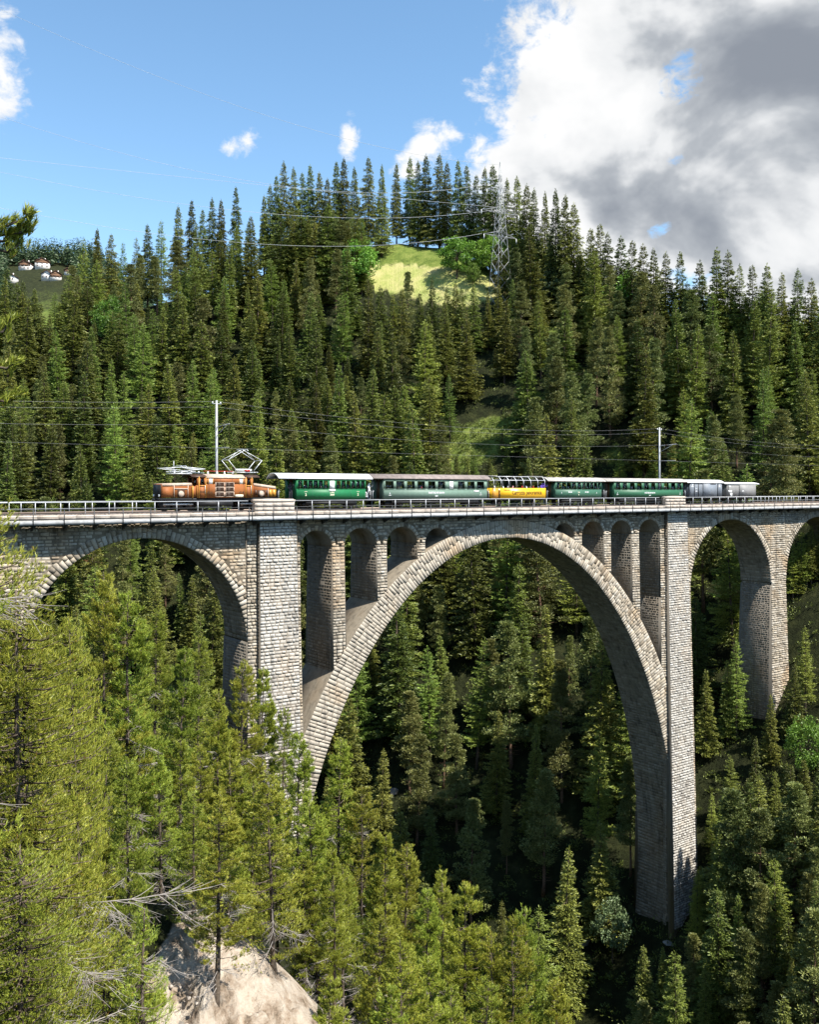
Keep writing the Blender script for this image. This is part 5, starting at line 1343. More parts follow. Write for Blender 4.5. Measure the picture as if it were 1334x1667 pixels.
def conifer(seed, Hh=22.0, R=3.0, base=.08, power=.85, nb=330, dens=9.0, droop=.32, up=.10, ln=(.42, .8), wd=(.13, .22), hang=.5, gaps=.25, mat=None, bark=None, trunk_r=.26, ragged=.3):
    rg = np.random.default_rng(seed); z0 = Hh * base
    t = np.sort(rg.uniform(0, 1, nb) ** 1.05); z = z0 + (Hh - z0) * t * .985
    L = R * (1 - t) ** power * rg.uniform(1 - ragged, 1 + ragged * .6, nb) + .22
    phi = rg.uniform(0, 2 * math.pi, nb)
    lob = 1 + .20 * np.sin(phi * 2 + rg.uniform(0, 6)) + .16 * np.sin(z * .45 + phi * 3 + rg.uniform(0, 6)); L *= lob
    L *= np.where(rg.random(nb) < gaps * .5, rg.uniform(.35, .6, nb), 1)
    m = np.maximum(4, (L * dens * rg.uniform(.7, 1.2, nb))).astype(int)
    bi = np.repeat(np.arange(nb), m); n = len(bi); s = rg.uniform(.12, 1, n) ** .75
    dr = np.stack([np.cos(phi), np.sin(phi), np.zeros(nb)], -1)[bi]; lat = np.stack([-np.sin(phi), np.cos(phi), np.zeros(nb)], -1)[bi]
    Lb = L[bi]; dz = Lb * (-droop * s + up * s * s * 1.6) + (t[bi] > .8) * s * Lb * .35
    side = rg.normal(0, 1, n) * .17 * Lb * (1.1 - s) 
    P = dr * (Lb * s)[:, None] + lat * side[:, None]; P[:, 2] = z[bi] + dz + rg.normal(0, .07, n)
    D = dr * rg.uniform(.3, 1, (n, 1)) + lat * (np.sign(side) * rg.uniform(.1, .9, n))[:, None]; D[:, 2] += -hang * rg.uniform(-.3, 1, n) + .25 * s
    sc = .6 + .5 * np.clip(Lb / R, 0, 1)
    parts = [sprays(P, D, rg.uniform(*ln, n) * sc, rg.uniform(*wd, n) * sc, rg)]
    # leader
    q = 14; Pt = np.zeros((q, 3)); Pt[:, 2] = Hh * rg.uniform(.955, 1.0, q); Dt = rg.normal(0, .5, (q, 3)); Dt[:, 2] = rg.uniform(.4, 1.4, q); parts.append(sprays(Pt, Dt, .42, .1, rg))
    V, F = cat(parts); cm = raw_mesh('crown', V, [F], [mat])
    ex = []
    for i in rg.choice(nb, min(46, nb // 3), replace=False):
        a = np.array([0, 0, z[i]]); b = a + np.array([math.cos(phi[i]), math.sin(phi[i]), 0]) * L[i] * .9 + np.array([0, 0, L[i] * (-droop * .9 + up)])
        ex.append((a, b, .035))
    for i in range(12):                         # dead stubs on the lower trunk
        zz = Hh * rg.uniform(.03, max(.05, base + .1)); an = rg.uniform(0, 6.28); ex.append(((0, 0, zz), (math.cos(an) * 1.1, math.sin(an) * 1.1, zz - .25), .025))
    return (trunk_mesh(Hh, trunk_r, rg, extra=ex, mat=bark), cm)

def scots(seed, Hh=20.0, R=2.7, base=.38, ncl=120, mat=None, bare=False):
    rg = np.random.default_rng(seed); z0 = Hh * base
    t = rg.uniform(0, 1, ncl); z = z0 + (Hh - z0) * t
    env = np.clip(1.04 - t, .05, 1) ** .75 * np.clip(.45 + t * 4, 0, 1); rad = R * env * rg.uniform(.25, 1.05, ncl); phi = rg.uniform(0, 6.28, ncl)
    C = np.stack([np.cos(phi) * rad, np.sin(phi) * rad, z], -1); cs = rg.uniform(.45, .95, ncl) * (.7 + .4 * env)
    m = 120; bi = np.repeat(np.arange(ncl), m); n = len(bi)
    g = unit(rg.normal(size=(n, 3))) * rg.uniform(.35, 1, (n, 1)) ** .5; P = C[bi] + g * cs[bi][:, None] * np.array([1.15, 1.15, .5])
    D = g * .8 + np.array([0, 0, .55]) + rg.normal(0, .25, (n, 3))
    V, F = sprays(P, D, rg.uniform(.20, .38, n), rg.uniform(.085, .145, n), rg)
    cm = raw_mesh('crown', V, [F], [mat]); ex = [((0, 0, max(1, C[i, 2] - rad[i] * .35)), C[i], .045) for i in range(0, ncl, 2)]
    for i in range(14):
        zz = Hh * rg.uniform(.08, base); an = rg.uniform(0, 6.28); ex.append(((0, 0, zz), (math.cos(an) * 1.2, math.sin(an) * 1.2, zz + .1), .025))
    return (trunk_mesh(Hh, .23, rg, extra=ex, mat=M['barkpine'], lean=.12), cm)

def broadleaf(seed, Hh=11.0, R=4.0, ncl=90, mat=None, lf=.34, per=75, squash=.8, base=.2, stem=.22):
    rg = np.random.default_rng(seed); cz = Hh * (base + (1 - base) / 2); hz = Hh * (1 - base) / 2
    g = unit(rg.normal(size=(ncl, 3))) * rg.uniform(.45, 1, (ncl, 1)) ** .6; C = g * np.array([R, R, hz]) * rg.uniform(.8, 1.08, (ncl, 1)); C[:, 2] += cz
    C[:, :2] *= np.clip(1.15 - (C[:, 2:3] - cz) / hz * .3, .6, 1.3)
    cs = rg.uniform(.16, .30, ncl) * R; bi = np.repeat(np.arange(ncl), per); n = len(bi)
    q = unit(rg.normal(size=(n, 3))) * rg.uniform(.4, 1, (n, 1)) ** .5; P = C[bi] + q * cs[bi][:, None] * np.array([1, 1, squash])
    D = q * .6 + rg.normal(0, .6, (n, 3)); D[:, 2] -= .15
    V, F = sprays(P, D, rg.uniform(.7, 1.3, n) * lf, rg.uniform(.7, 1.3, n) * lf * .62, rg, fold=.2)
    ex = [((0, 0, Hh * rg.uniform(base * .7, .55)), C[i] * .92, .06 * stem / .22) for i in range(0, ncl, 3)]
    return (trunk_mesh(Hh, stem, rg, extra=ex, mat=M['bark'], lean=.1, top=.8), raw_mesh('crown', V, [F], [mat]))

def mountain_pine(seed, Hh=11.0, R=1.9, base=.12, nb=130, shoots=26, k=7, nl=.20, nw=.028, dead=14, smin=.18, mat=None, back=.12, power=.55, crown_top=1.0, deadlen=1.0, fine=False):
    """upright pine whose branches curve up into bottle-brush shoots; grey dead twigs low inside"""
    rg = np.random.default_rng(seed); z0 = Hh * base
    t = rg.uniform(0, 1, nb) ** .85; z = z0 + (Hh - z0) * t * .97
    L = R * (1 - t * .97) ** power * rg.uniform(.6, 1.1, nb) + .15; phi = rg.uniform(0, 6.28, nb)
    L *= 1 + .22 * np.sin(phi * 2 + seed) + .12 * np.sin(z * 1.7 + seed)
    dr = np.stack([np.cos(phi), np.sin(phi), np.zeros(nb)], -1); lat = np.stack([-np.sin(phi), np.cos(phi), np.zeros(nb)], -1)
    m = np.maximum(5, (shoots * L / R * rg.uniform(.7, 1.25, nb))).astype(int); bi = np.repeat(np.arange(nb), m); n = len(bi)
    s = rg.uniform(smin, 1, n) ** .5; Lb = L[bi]
    curve = lambda s_, L_: L_ * (-.18 * s_ + .42 * s_ ** 2)
    side = rg.normal(0, 1, n) * .16 * Lb * (1.15 - s * .6)
    P = dr[bi] * (Lb * s)[:, None] + lat[bi] * side[:, None]; P[:, 2] = z[bi] + curve(s, Lb) + np.abs(rg.normal(0, .12, n)) * Lb * .35 + rg.normal(0, .05, n)
    D = dr[bi] * rg.uniform(.25, .8, (n, 1)) + lat[bi] * (np.sign(side) * rg.uniform(0, .6, n))[:, None] + rg.normal(0, .15, (n, 3)); D[:, 2] += rg.uniform(.45, 1.1, n)
    q = 16; Pt = np.zeros((q, 3)); Pt[:, 2] = Hh * rg.uniform(.93, 1.0, q); Pt[:, :2] = rg.normal(0, .08, (q, 2)); Dt = rg.normal(0, .35, (q, 3)); Dt[:, 2] = 1
    V, F = needles(np.concatenate([P, Pt]), np.concatenate([D, Dt]), k, nl, nw, rg, back=back)
    cm = raw_mesh('crown', V, [F], [mat or M['fgpine']])
    ex = [((0, 0, z[i]), dr[i] * L[i] * .85 + np.array([0, 0, z[i] + curve(.85, L[i])]), .010 + .006 * L[i]) for i in range(nb)]
    tr = trunk_mesh(Hh, .035 + .0115 * Hh, rg, extra=ex, mat=M['bark'], lean=.12)
    dm = None
    if dead:
        mb = MB()
        for i in range(dead):
            zz = Hh * rg.uniform(.06, .62); an = rg.uniform(0, 6.28); Ld = R * rg.uniform(.75, 1.15) * deadlen; d0 = np.array([math.cos(an), math.sin(an), 0]); l0 = np.array([-d0[1], d0[0], 0])
            ax = [np.array([0, 0, zz]) + d0 * Ld * u + np.array([0, 0, Ld * (-.25 * u + .18 * u * u)]) for u in np.linspace(0, 1, 6)]
            q = .6 if fine else 1.0
            mb.path(ax, [.024 * q, .02 * q, .017 * q, .014 * q, .010 * q, .006 * q], 4, cap=False)
            for j in range(34 if fine else 15):
                u = rg.uniform(.2, .98); p = ax[0] + (d0 * Ld * u) + np.array([0, 0, Ld * (-.25 * u + .18 * u * u)]); sd = rg.choice([-1, 1]); tl = Ld * rg.uniform(.2, .5) * (.75 if fine else 1)
                dd = d0 * rg.uniform(.5, 1) + l0 * sd * rg.uniform(.2, .7) + np.array([0, 0, rg.uniform(-.7, .0)]); bend = l0 * rg.normal(0, .12) + np.array([0, 0, rg.uniform(.05, .3)])
                P_ = [p + dd * tl * t_ + bend * tl * t_ * t_ for t_ in (0, .35, .7, 1)]
                mb.path(P_, [.009 * q, .007 * q, .005 * q, .002], 3, cap=False)
                mb.path([P_[1], P_[1] + (dd + l0 * sd * .5) * tl * .4 + np.array([0, 0, rg.uniform(-.1, .1)])], [.006 * q, .002], 3, cap=False)
        dm = mb.mesh('dead_branches', M['deadwood'])
    if dm: pass
    return (tr, cm, dm)

# prototypes (meshes shared by every tree of that form)
SPRUCE = [conifer(100 + i, 22, R, b, p, nb=520, dens=21, droop=d, mat=M['spruce'], gaps=.3, ln=(.30, .58), wd=(.10, .18)) for i, (R, b, p, d) in enumerate([(3.2, .05, .9, .35), (2.7, .08, .8, .42), (3.5, .04, 1.0, .30), (2.3, .12, .72, .45), (2.9, .06, .85, .38)])]
LARCH = [conifer(200 + i, 24, R, b, p, nb=460, dens=20, droop=.16, up=.12, ln=(.26, .50), wd=(.075, .13), hang=.7, gaps=.4, mat=M['larch'], ragged=.45, trunk_r=.28) for i, (R, b, p) in enumerate([(2.7, .14, .62), (2.3, .20, .55), (3.0, .10, .7)])]
CREST = [conifer(250 + i, 27, R, b, p, nb=640, dens=20, droop=.40, up=.06, ln=(.32, .62), wd=(.10, .18), hang=1.0, gaps=.35, mat=M['spruce'], ragged=.55, trunk_r=.3) for i, (R, b, p) in enumerate([(3.2, .08, .78), (2.7, .13, .7), (3.5, .06, .85)])]
SCOTS = [scots(300 + i, 20, R, b, mat=M['pine']) for i, (R, b) in enumerate([(2.9, .18), (2.5, .28), (3.2, .12)])]
BROAD = [broadleaf(400 + i, 11, R, mat=M['broad']) for i, R in enumerate([3.7, 3.2])]
BIRCH = [broadleaf(450, 8, 2.3, ncl=70, mat=M['birch'], lf=.26, per=60, base=.25, stem=.12)]
MPINE = [mountain_pine(500 + i, 11, R, b, nb=160, shoots=58, k=11, nl=.125, nw=.021, dead=dd, power=p) for i, (R, b, dd, p) in enumerate([(1.75, .15, 9, .55), (1.5, .22, 14, .5), (2.0, .10, 6, .6), (1.35, .30, 16, .5)])]
NEAR = [mountain_pine(600 + i, 12.0, R, b, nb=420, shoots=66, k=12, nl=.062, nw=.0095, smin=.03, dead=dd, power=p, back=.06, deadlen=1.0, fine=True) for i, (R, b, dd, p) in enumerate([(2.0, .03, 38, .5), (1.8, .06, 34, .45)])]
YOUNG = [mountain_pine(650, 9.0, 1.0, .30, nb=110, shoots=26, k=16, nl=.07, nw=.0075, dead=0, power=.8, back=.2)]
DEADT = [conifer(700, 14, 1.5, .2, .8, nb=120, dens=5, mat=M['dead'], gaps=.8, ln=(.3, .5), wd=(.06, .1), trunk_r=.16)]
ROOTS = None

TREES = []
def plant(name, proto, h0, label, cat, group, l, d, h, rot=None, fat=1.0, z=None, sink=.25, tilt=0.0):
    P = ld(l, d, (h1(l, d) if z is None else z) - sink); k = h / h0
    root = empty(name, tuple(P)); root.rotation_euler = (random.uniform(-tilt, tilt), random.uniform(-tilt, tilt), random.uniform(0, 6.28) if rot is None else rot)
    root.scale = (k * fat, k * fat, k)
    for nm, me in zip(('trunk', 'crown', 'dead_branches'), proto):
        if me is None: continue
        o = bpy.data.objects.new(nm, me); COL.objects.link(o); o.parent = root
        if nm == 'dead_branches': o['kind'] = 'stuff'
    tag(root, label, cat, group); TREES.append((l, d, h))
    return root

def find_d(x, ytop, h, d0, d1):
    """distance along the column of pixel x at which a tree of height h standing on the ground reaches ytop"""
    ds = np.arange(d0, d1, .5); ls = (x - 667) / FPX * ds; top = H(ls, ds) + h; want = CAM[2] + (HOR - ytop) / FPX * ds
    e = top - want; i = int(np.argmin(np.abs(e))); return float(ds[i]), float(want[i] - (top[i] - h))
def plant_px(name, proto, h0, label, cat, group, x, ytop, h, d0, d1, fat=1.0, tilt=0.0, rot=None):
    d, hh = find_d(x, ytop, h, d0, d1); hh = min(max(hh, h * .6), h * 1.6)
    return plant(name, proto, h0, label, cat, group, (x - 667) / FPX * d, d, hh + .25, fat=fat, tilt=tilt, rot=rot)

def pick(lst): return lst[random.randrange(len(lst))]
# --- crest: tall ragged larches and spruces against the sky
CR_L = 'tall ragged conifer on the crest'
for (x, y) in [(548, 262), (560, 257), (577, 272), (600, 255), (622, 268), (646, 266), (668, 256), (681, 262), (694, 252), (716, 250), (728, 264), (746, 260), (760, 268), (776, 284), (790, 272), (803, 268), (826, 290), (842, 287), (858, 300), (870, 306), (888, 312), (905, 308), (921, 317), (935, 330), (533, 290), (520, 280), (505, 268), (492, 280), (478, 272), (462, 262), (450, 285)]:
    lab = CR_L + (' in the thick clump' if x < 535 else ' beside the round broad-leaved tree' if x < 590 else ' over the green mound' if x < 660 else ' above the hay meadow' if x < 770 else ' next to the pylon' if x < 835 else ' between the pylon and the descending crest')
    plant_px('crest_conifer', pick(CREST), 27, lab, 'conifer', lab, x, y, 27 * random.uniform(.9, 1.05), 238, 300, fat=random.uniform(.85, 1.1))
for (x, y) in [(384, 303), (360, 325), (345, 322), (312, 325), (290, 335), (262, 342), (240, 365), (222, 372), (181, 380), (158, 372), (136, 368), (405, 345), (430, 318), (200, 380), (440, 300), (330, 340)]:
    plant_px('crest_conifer', pick(CREST + LARCH[:1]), 27 , 'tall slim conifer on the sloping crest over the wooded hillside', 'conifer', 'tall conifers along the sloping crest', x, y, 24 * random.uniform(.9, 1.05), 215, 300, fat=random.uniform(.8, 1.05))
for (x, y) in [(962, 372), (978, 365), (990, 378), (1012, 385), (1030, 392), (1048, 398), (1065, 404), (1085, 410), (1108, 410), (1140, 425), (1168, 404), (1186, 408), (1205, 430), (1226, 432), (1250, 430), (1274, 445), (1300, 438), (1322, 455), (1345, 450)]:
    plant_px('crest_conifer', pick(SPRUCE), 22, 'dark pointed spruce on the descending crest under the clouds', 'spruce', 'spruces along the descending crest', x, y, 22 * random.uniform(.85, 1.05), 160, 260, fat=random.uniform(.9, 1.1))
for (x, y) in [(8, 452), (28, 462), (56, 470), (104, 470), (36, 476), (46, 486), (66, 494), (112, 458), (126, 447), (96, 492), (2, 482), (142, 455), (80, 510), (20, 500), (118, 500)]:
    plant_px('spruce_tree', pick(SPRUCE + LARCH[:1]), 22, 'conifer on the slope just below the far hamlet', 'conifer', 'conifers below the hamlet', x, y, 19 * random.uniform(.9, 1.1), 175, 262, fat=random.uniform(1.0, 1.25))
# lower trees close the gaps under the crest
for i, x in enumerate(list(range(446, 590, 11)) + list(range(812, 1336, 11))):
    y = float(np.interp(x, [440, 560, 800, 860, 950, 1050, 1200, 1334], [345, 345, 380, 395, 425, 455, 480, 510])) + random.uniform(-14, 22)
    lab = 'shorter conifer ' + ('under the thick clump of crest trees' if x < 535 else 'beside the round tree at the hay meadow' if x < 600 else 'beside the pylon foot' if x < 880 else 'under the crest trees past the pylon' if x < 1000 else 'on the middle of the descending crest' if x < 1170 else 'on the low end of the descending crest')
    plant_px('young_conifer', pick(SPRUCE + LARCH[:1] + SCOTS[:1]), 22, lab, 'conifer', lab, x, y, 15 * random.uniform(.8, 1.2), 170, 262, fat=random.uniform(1.1, 1.5))
# broad-leaved trees by the hay meadow
for (x, y, h, r) in [(744, 383, 12, 1.25), (798, 382, 12, 1.2), (852, 385, 14, 1.2), (580, 390, 12, 1.1), (1022, 418, 13, 1.0), (180, 480, 11, .9), (770, 425, 7, .8)]:
    plant_px('broadleaf_tree', pick(BROAD), 11, 'round fresh green broad-leaved tree standing among the conifers of the hill', 'tree', 'broad-leaved trees on the hill', x, y, h, 190, 262, fat=r)
plant_px('broadleaf_tree', BIRCH[0], 8, 'pale grey-green leafy tree under the pylon', 'tree', None, 905, 425, 12, 190, 250)
# trees in front of the meadow
plant_px('pine_tree', SCOTS[2], 20, 'lone rusty pine in front of the hay meadow', 'pine', None, 664, 440, 13, 190, 240, fat=.9)
for (x, y, h) in [(704, 452, 17), (752, 470, 18), (772, 462, 17), (620, 466, 16), (640, 480, 16), (600, 452, 17), (655, 470, 14), (728, 468, 16), (742, 460, 15), (812, 462, 15), (835, 455, 15), (795, 474, 15), (684, 476, 15)]:
    plant_px('spruce_tree', pick(SPRUCE), 22, 'dark spruce just below the hay meadow', 'spruce', 'spruces below the hay meadow', x, y, h, 180, 235)

# --- the wooded slope: dart-throwing on the ground, then a tree on each spot
CLEAR = [[(588, 424), (640, 372), (700, 384), (742, 430), (835, 452), (800, 482), (735, 486), (690, 492), (640, 486), (597, 462)],
         [(738, 715), (760, 690), (805, 655), (835, 655), (828, 688), (790, 722)], [(965, 748), (1010, 712), (1040, 735), (1010, 765)]]
def covers_clearing(x, yb, yt, halfw):
    xs = np.array([x - halfw * .5, x, x + halfw * .5]); ys = np.linspace(yt + 4, yb, 9); X, Y = np.meshgrid(xs, ys)
    return any(inpoly(X, Y, c).any() for c in CLEAR)
pts = []
def throw(n, lr, dr_, ok, dmin):
    rg = np.random.default_rng(n); dd = rg.uniform(*dr_, n); ll = rg.uniform(lr[0], lr[1], n) * dd
    m = ok(ll, dd); ll, dd = ll[m], dd[m]; Q = np.array(pts + [(1e6, 1e6)]); k = len(Q); B = np.concatenate([Q, np.zeros((len(ll), 2))])
    for l, d in zip(ll, dd):
        if ((B[:k, 0] - l) ** 2 + (B[:k, 1] - d) ** 2).min() < dmin * dmin: continue
        B[k] = (l, d); k += 1; pts.append((float(l), float(d)))
def wy(l, d): return CAM[1] + l * CR[1] + d * CF[1]
for (l, d, h) in TREES: pts.append((l, d))
n0 = len(pts)
def s1(l, d): return float(signed_axis(np.array([l]), np.array([d]))[0])
def back_ok(l, d): return (signed_axis(l, d) > 9) & (wy(l, d) > 10.5)
throw(16000, (-.52, .52), (100, 272), back_ok, 5.2)
slope_pts = pts[n0:]
def where_is(x, yt, yb, z):
    """what the tree stands behind, beside or under, in words one can check in the picture"""
    if z < -2:
        if x < 420: return 'on the far slope behind the left side arch'
        if x < 500: return 'on the far slope behind the left tower'
        if x < 700: return 'on the gorge side under the left half of the great arch'
        if x < 900: return 'on the gorge side under the middle of the great arch'
        if x < 1085: return 'on the gorge side under the right half of the great arch'
        if x < 1262: return 'on the bank behind the right side arch'
        return 'on the bank behind the last side arch'
    low = yt > 600
    if low:
        for lim, w in ((245, 'behind the empty deck ahead of the locomotive'), (455, 'right behind the brown locomotive'), (610, 'right behind the bright green coach'), (800, 'right behind the long grey-green coach'),
                       (890, 'right behind the open yellow car'), (985, 'right behind the short green coach with the ribbed roof'), (1118, 'right behind the green coach by the grey wagons'), (1235, 'right behind the grey goods wagons')):
            if x < lim: return w
        return 'behind the empty deck after the last wagon'
    if x < 420: return 'on the upper slope under the sloping crest'
    if x < 585: return 'on the upper slope beside the hay meadow'
    if x < 860: return 'on the slope below the hay meadow and the pylon'
    if x < 1040: return 'on the slope between the pylon and the descending crest'
    return 'on the slope under the descending crest'
KINDS = {'spruce': (SPRUCE, 22), 'pine': (SCOTS, 20), 'larch': (LARCH, 24)}
CNT = {}
for (l, d) in slope_pts:
    z = h1(l, d); xb, yb_ = proj(ld(l, d, z)); px_m = FPX / d
    nz = mnoise.noise(Vector((l * .025, d * .025, 3.1)))
    w = random.random() + nz * .45
    right = xb > 900
    kind = 'larch' if w > (.74 if right else .90) else ('pine' if w < .2 else 'spruce')
    if CNT.get(kind, 0) >= 270: kind = 'larch' if random.random() < .6 else 'pine'
    if CNT.get(kind, 0) >= 275: continue
    h = {'spruce': 26, 'pine': 22, 'larch': 25}[kind] * random.choice([random.uniform(.8, 1.12), random.uniform(.5, 1.0)])
    if s1(l, d) < 35: h *= .85
    yt = yb_ - h * px_m
    if covers_clearing(xb, yb_, yt, 2.5 * px_m):
        h = random.uniform(3, 6); yt = yb_ - h * px_m
        if covers_clearing(xb, yb_, yt, 2.0 * px_m): continue
    # do not rise above the skyline of the photograph
    sky = float(np.interp(xb, [0, 130, 270, 380, 460, 600, 800, 900, 960, 1050, 1200, 1334], [430, 400, 350, 325, 300, 285, 300, 330, 375, 410, 430, 465]))
    if yt < sky + 6: h = max(5, (yb_ - sky - 6) / px_m * random.uniform(.8, 1)); 
    if h < 2.5: continue
    up_ = z > 4
    look = {'spruce': 'dark green spruce', 'pine': 'olive green pine with reddish trunk', 'larch': 'light green feathery larch'}[kind]
    size = 'tall ' if h > 24 else ('small ' if h < 15 else '')
    lab = size + look + ' ' + where_is(xb, yt, yb_, z)
    if len(lab.split()) > 16: lab = lab.replace(' with reddish trunk', '').replace(' feathery', '')
    pr, h0 = KINDS[kind]
    CNT[kind] = CNT.get(kind, 0) + 1
    if random.random() < .022 and kind == 'spruce' and h > 12:
        plant('dead_spruce', DEADT[0], 14, 'dead brown conifer ' + where_is(xb, yt, yb_, z), 'conifer', 'dead conifers in the forest', l, d, h * .8, fat=.9, tilt=.06); continue
    plant(kind + '_tree', pick(pr), h0, lab, kind, 'trees: ' + lab, l, d, h, fat=random.uniform(.95, 1.4), tilt=.05)

# --- near bank behind the viaduct (seen through the left arch)
def nb_ok(l, d): return (signed_axis(l, d) < -10) & (wy(l, d) > 10)
n1 = len(pts); throw(2500, (-.75, .02), (70, 135), nb_ok, 5.0)
for (l, d) in pts[n1:]:
    z = h1(l, d); P = ld(l, d, z); hmax = 17.0
    x_, _ = proj(P)
    if x_ < 480: hmax = min(17, -2.2 - z)       # they stay under the deck
    h = hmax * random.uniform(.72, 1.0)
    if h < 4: h = random.uniform(3, 5)
    k = random.random()
    pr, h0, nm = (SPRUCE, 22, 'spruce') if k < .45 else ((SCOTS, 20, 'pine') if k < .7 else (MPINE, 11, 'mountain_pine'))
    plant(nm + '_tree' if 'tree' not in nm else nm, pick(pr), h0, {'spruce': 'spruce on the left bank seen through the left side arch', 'pine': 'pine on the left bank seen through the left side arch', 'mountain_pine': 'bushy mountain pine on the left bank seen through the left side arch'}[nm], nm.replace('_', ' '), 'trees behind the left side arch', l, d, h, fat=random.uniform(.85, 1.15))

# --- right bank in front of the viaduct
RB = 'trees on the right bank before the viaduct'
for (x, y, h, pr, h0, nm, lab, fat) in [
    (1231, 1200, 17, SPRUCE, 22, 'spruce_tree', 'tall yellowish spruce on the right bank beside the side pier', .9), (1172, 1352, 17, SPRUCE, 22, 'spruce_tree', 'ragged lower spruce on the right bank under the right tower', .85),
    (1281, 1240, 14, SPRUCE, 22, 'spruce_tree', 'dark spruce on the right bank under the second side arch', .9), (1268, 1292, 14, SPRUCE, 22, 'spruce_tree', 'dark spruce on the right bank under the second side arch', .9),
    (1210, 1300, 13, LARCH, 24, 'larch_tree', 'feathery larch on the right bank below the side pier', 1.1), (1318, 1425, 15, SCOTS, 20, 'pine_tree', 'open pine with pale trunk on the right bank', 1.0),
    (1240, 1440, 14, SCOTS, 20, 'pine_tree', 'grey-green pine low on the right bank', 1.1), (1325, 1300, 13, SPRUCE, 22, 'spruce_tree', 'dark spruce on the right bank at the foot of the second side arch', 1.0),
    (1190, 1230, 9, LARCH, 24, 'larch_tree', 'small larch on the right bank against the right tower', 1.2), (1160, 1290, 8, LARCH, 24, 'larch_tree', 'small larch on the right bank against the right tower', 1.1),
    (1215, 1540, 13, SPRUCE, 22, 'spruce_tree', 'spruce deep in the gorge on the right bank', .9), (1290, 1560, 13, SPRUCE, 22, 'spruce_tree', 'spruce deep in the gorge on the right bank', .9), (1150, 1560, 12, SPRUCE, 22, 'spruce_tree', 'spruce deep in the gorge on the right bank', .9),
    (1330, 1540, 12, SCOTS, 20, 'pine_tree', 'grey-green pine low on the right bank', 1.0), (1105, 1600, 9, SPRUCE, 22, 'spruce_tree', 'spruce deep in the gorge on the right bank', 1.0),
    (1256, 1130, 10, SPRUCE, 22, 'spruce_tree', 'pointed spruce standing against the foot of the side pier', .95), (1312, 1020, 13, LARCH, 24, 'larch_tree', 'sunlit larch right of the side pier', 1.1), (1295, 1080, 10, SPRUCE, 22, 'spruce_tree', 'pointed spruce right of the side pier', 1.0),
    (1200, 1040, 15, LARCH, 24, 'larch_tree', 'sunlit larch framed by the right side arch', 1.1), (1150, 1090, 13, SPRUCE, 22, 'spruce_tree', 'spruce framed by the right side arch', 1.0), (1185, 1075, 12, SPRUCE, 22, 'spruce_tree', 'spruce framed by the right side arch', 1.0)]:
    d0, d1 = (96, 150) if y > 1140 else (120, 185)
    plant_px(nm, pick(pr), h0, lab, nm.split('_')[0], RB, x, y, h, d0, d1, fat=fat)
for (x, y, h) in [(1292, 905, 14), (1306, 880, 15), (1322, 872, 16), (1338, 880, 15), (1315, 930, 12), (1300, 960, 12), (1330, 965, 12), (1345, 930, 13)]:
    plant_px('spruce_tree', pick(SPRUCE + LARCH), 22, 'conifer on the steep bank seen through the last side arch', 'conifer', 'conifers behind the last side arch', x, y, h, 150, 215, fat=random.uniform(1.0, 1.3))
plant_px('broadleaf_tree', BIRCH[0], 8, 'pale leafy birch in the gorge beside the foot of the great arch', 'tree', None, 998, 1460, 9, 100, 150, fat=.9)
plant_px('broadleaf_tree', BROAD[0], 11, 'bright leafy tree on the right bank beyond the side pier', 'tree', None, 1318, 1165, 9, 110, 165, fat=.9)
plant_px('dead_spruce', DEADT[0], 14, 'dead orange-brown little conifer low on the right bank', 'conifer', None, 1245, 1600, 7, 96, 125)
plant_px('spruce_tree', pick(SPRUCE), 22, 'lone sunlit spruce in the dark gorge under the great arch', 'spruce', None, 920, 1395, 12, 112, 150)

def rb_ok(l, d): return (signed_axis(l, d) > 7) & (wy(l, d) < -2)
n3_ = len(pts); throw(2500, (.10, .52), (70, 140), rb_ok, 3.5)
for (l, d) in pts[n3_:]:
    x_, yb_ = proj(ld(l, d, h1(l, d))); lim = float(np.interp(x_, [900, 1095, 1110, 1142, 1150, 1190, 1334], [1530, 1540, 1470, 1400, 1325, 1280, 1225]))
    h = random.uniform(10, 20); yt = yb_ - h * FPX / d
    if yt < lim: h = (yb_ - lim) / FPX * d
    if h < 2.5 or yb_ > 2100: continue
    k = random.random(); nm, pr, h0 = ('spruce', SPRUCE, 22) if k < .5 else (('larch', LARCH, 24) if k < .75 else ('pine', SCOTS, 20))
    wh = 'beside the foot of the great arch' if x_ < 1110 else ('below the right tower' if x_ < 1190 else ('below the right side arch' if x_ < 1262 else 'below the last side arch'))
    lab = ('tall ' if h > 15 else 'small ' if h < 9 else '') + nm + ' in the growth of the right bank ' + wh
    plant(nm + '_tree', pick(pr), h0, lab, nm, lab, l, d, h, fat=random.uniform(1.0, 1.35), tilt=.03)
# --- small growth around the clearing above the train
for (x, y, h) in [(745, 735, 5), (772, 736, 6), (797, 745, 5), (826, 733, 6), (862, 728, 9), (700, 742, 9), (668, 735, 12), (730, 748, 6), (890, 735, 9), (1010, 742, 8), (1040, 745, 7), (1065, 740, 8)]:
    plant_px('young_conifer', pick(SPRUCE + LARCH), 22, 'young bright conifer on the open ground just above the train', 'conifer', 'young conifers above the train', x, y, h, 120, 200, fat=1.3)
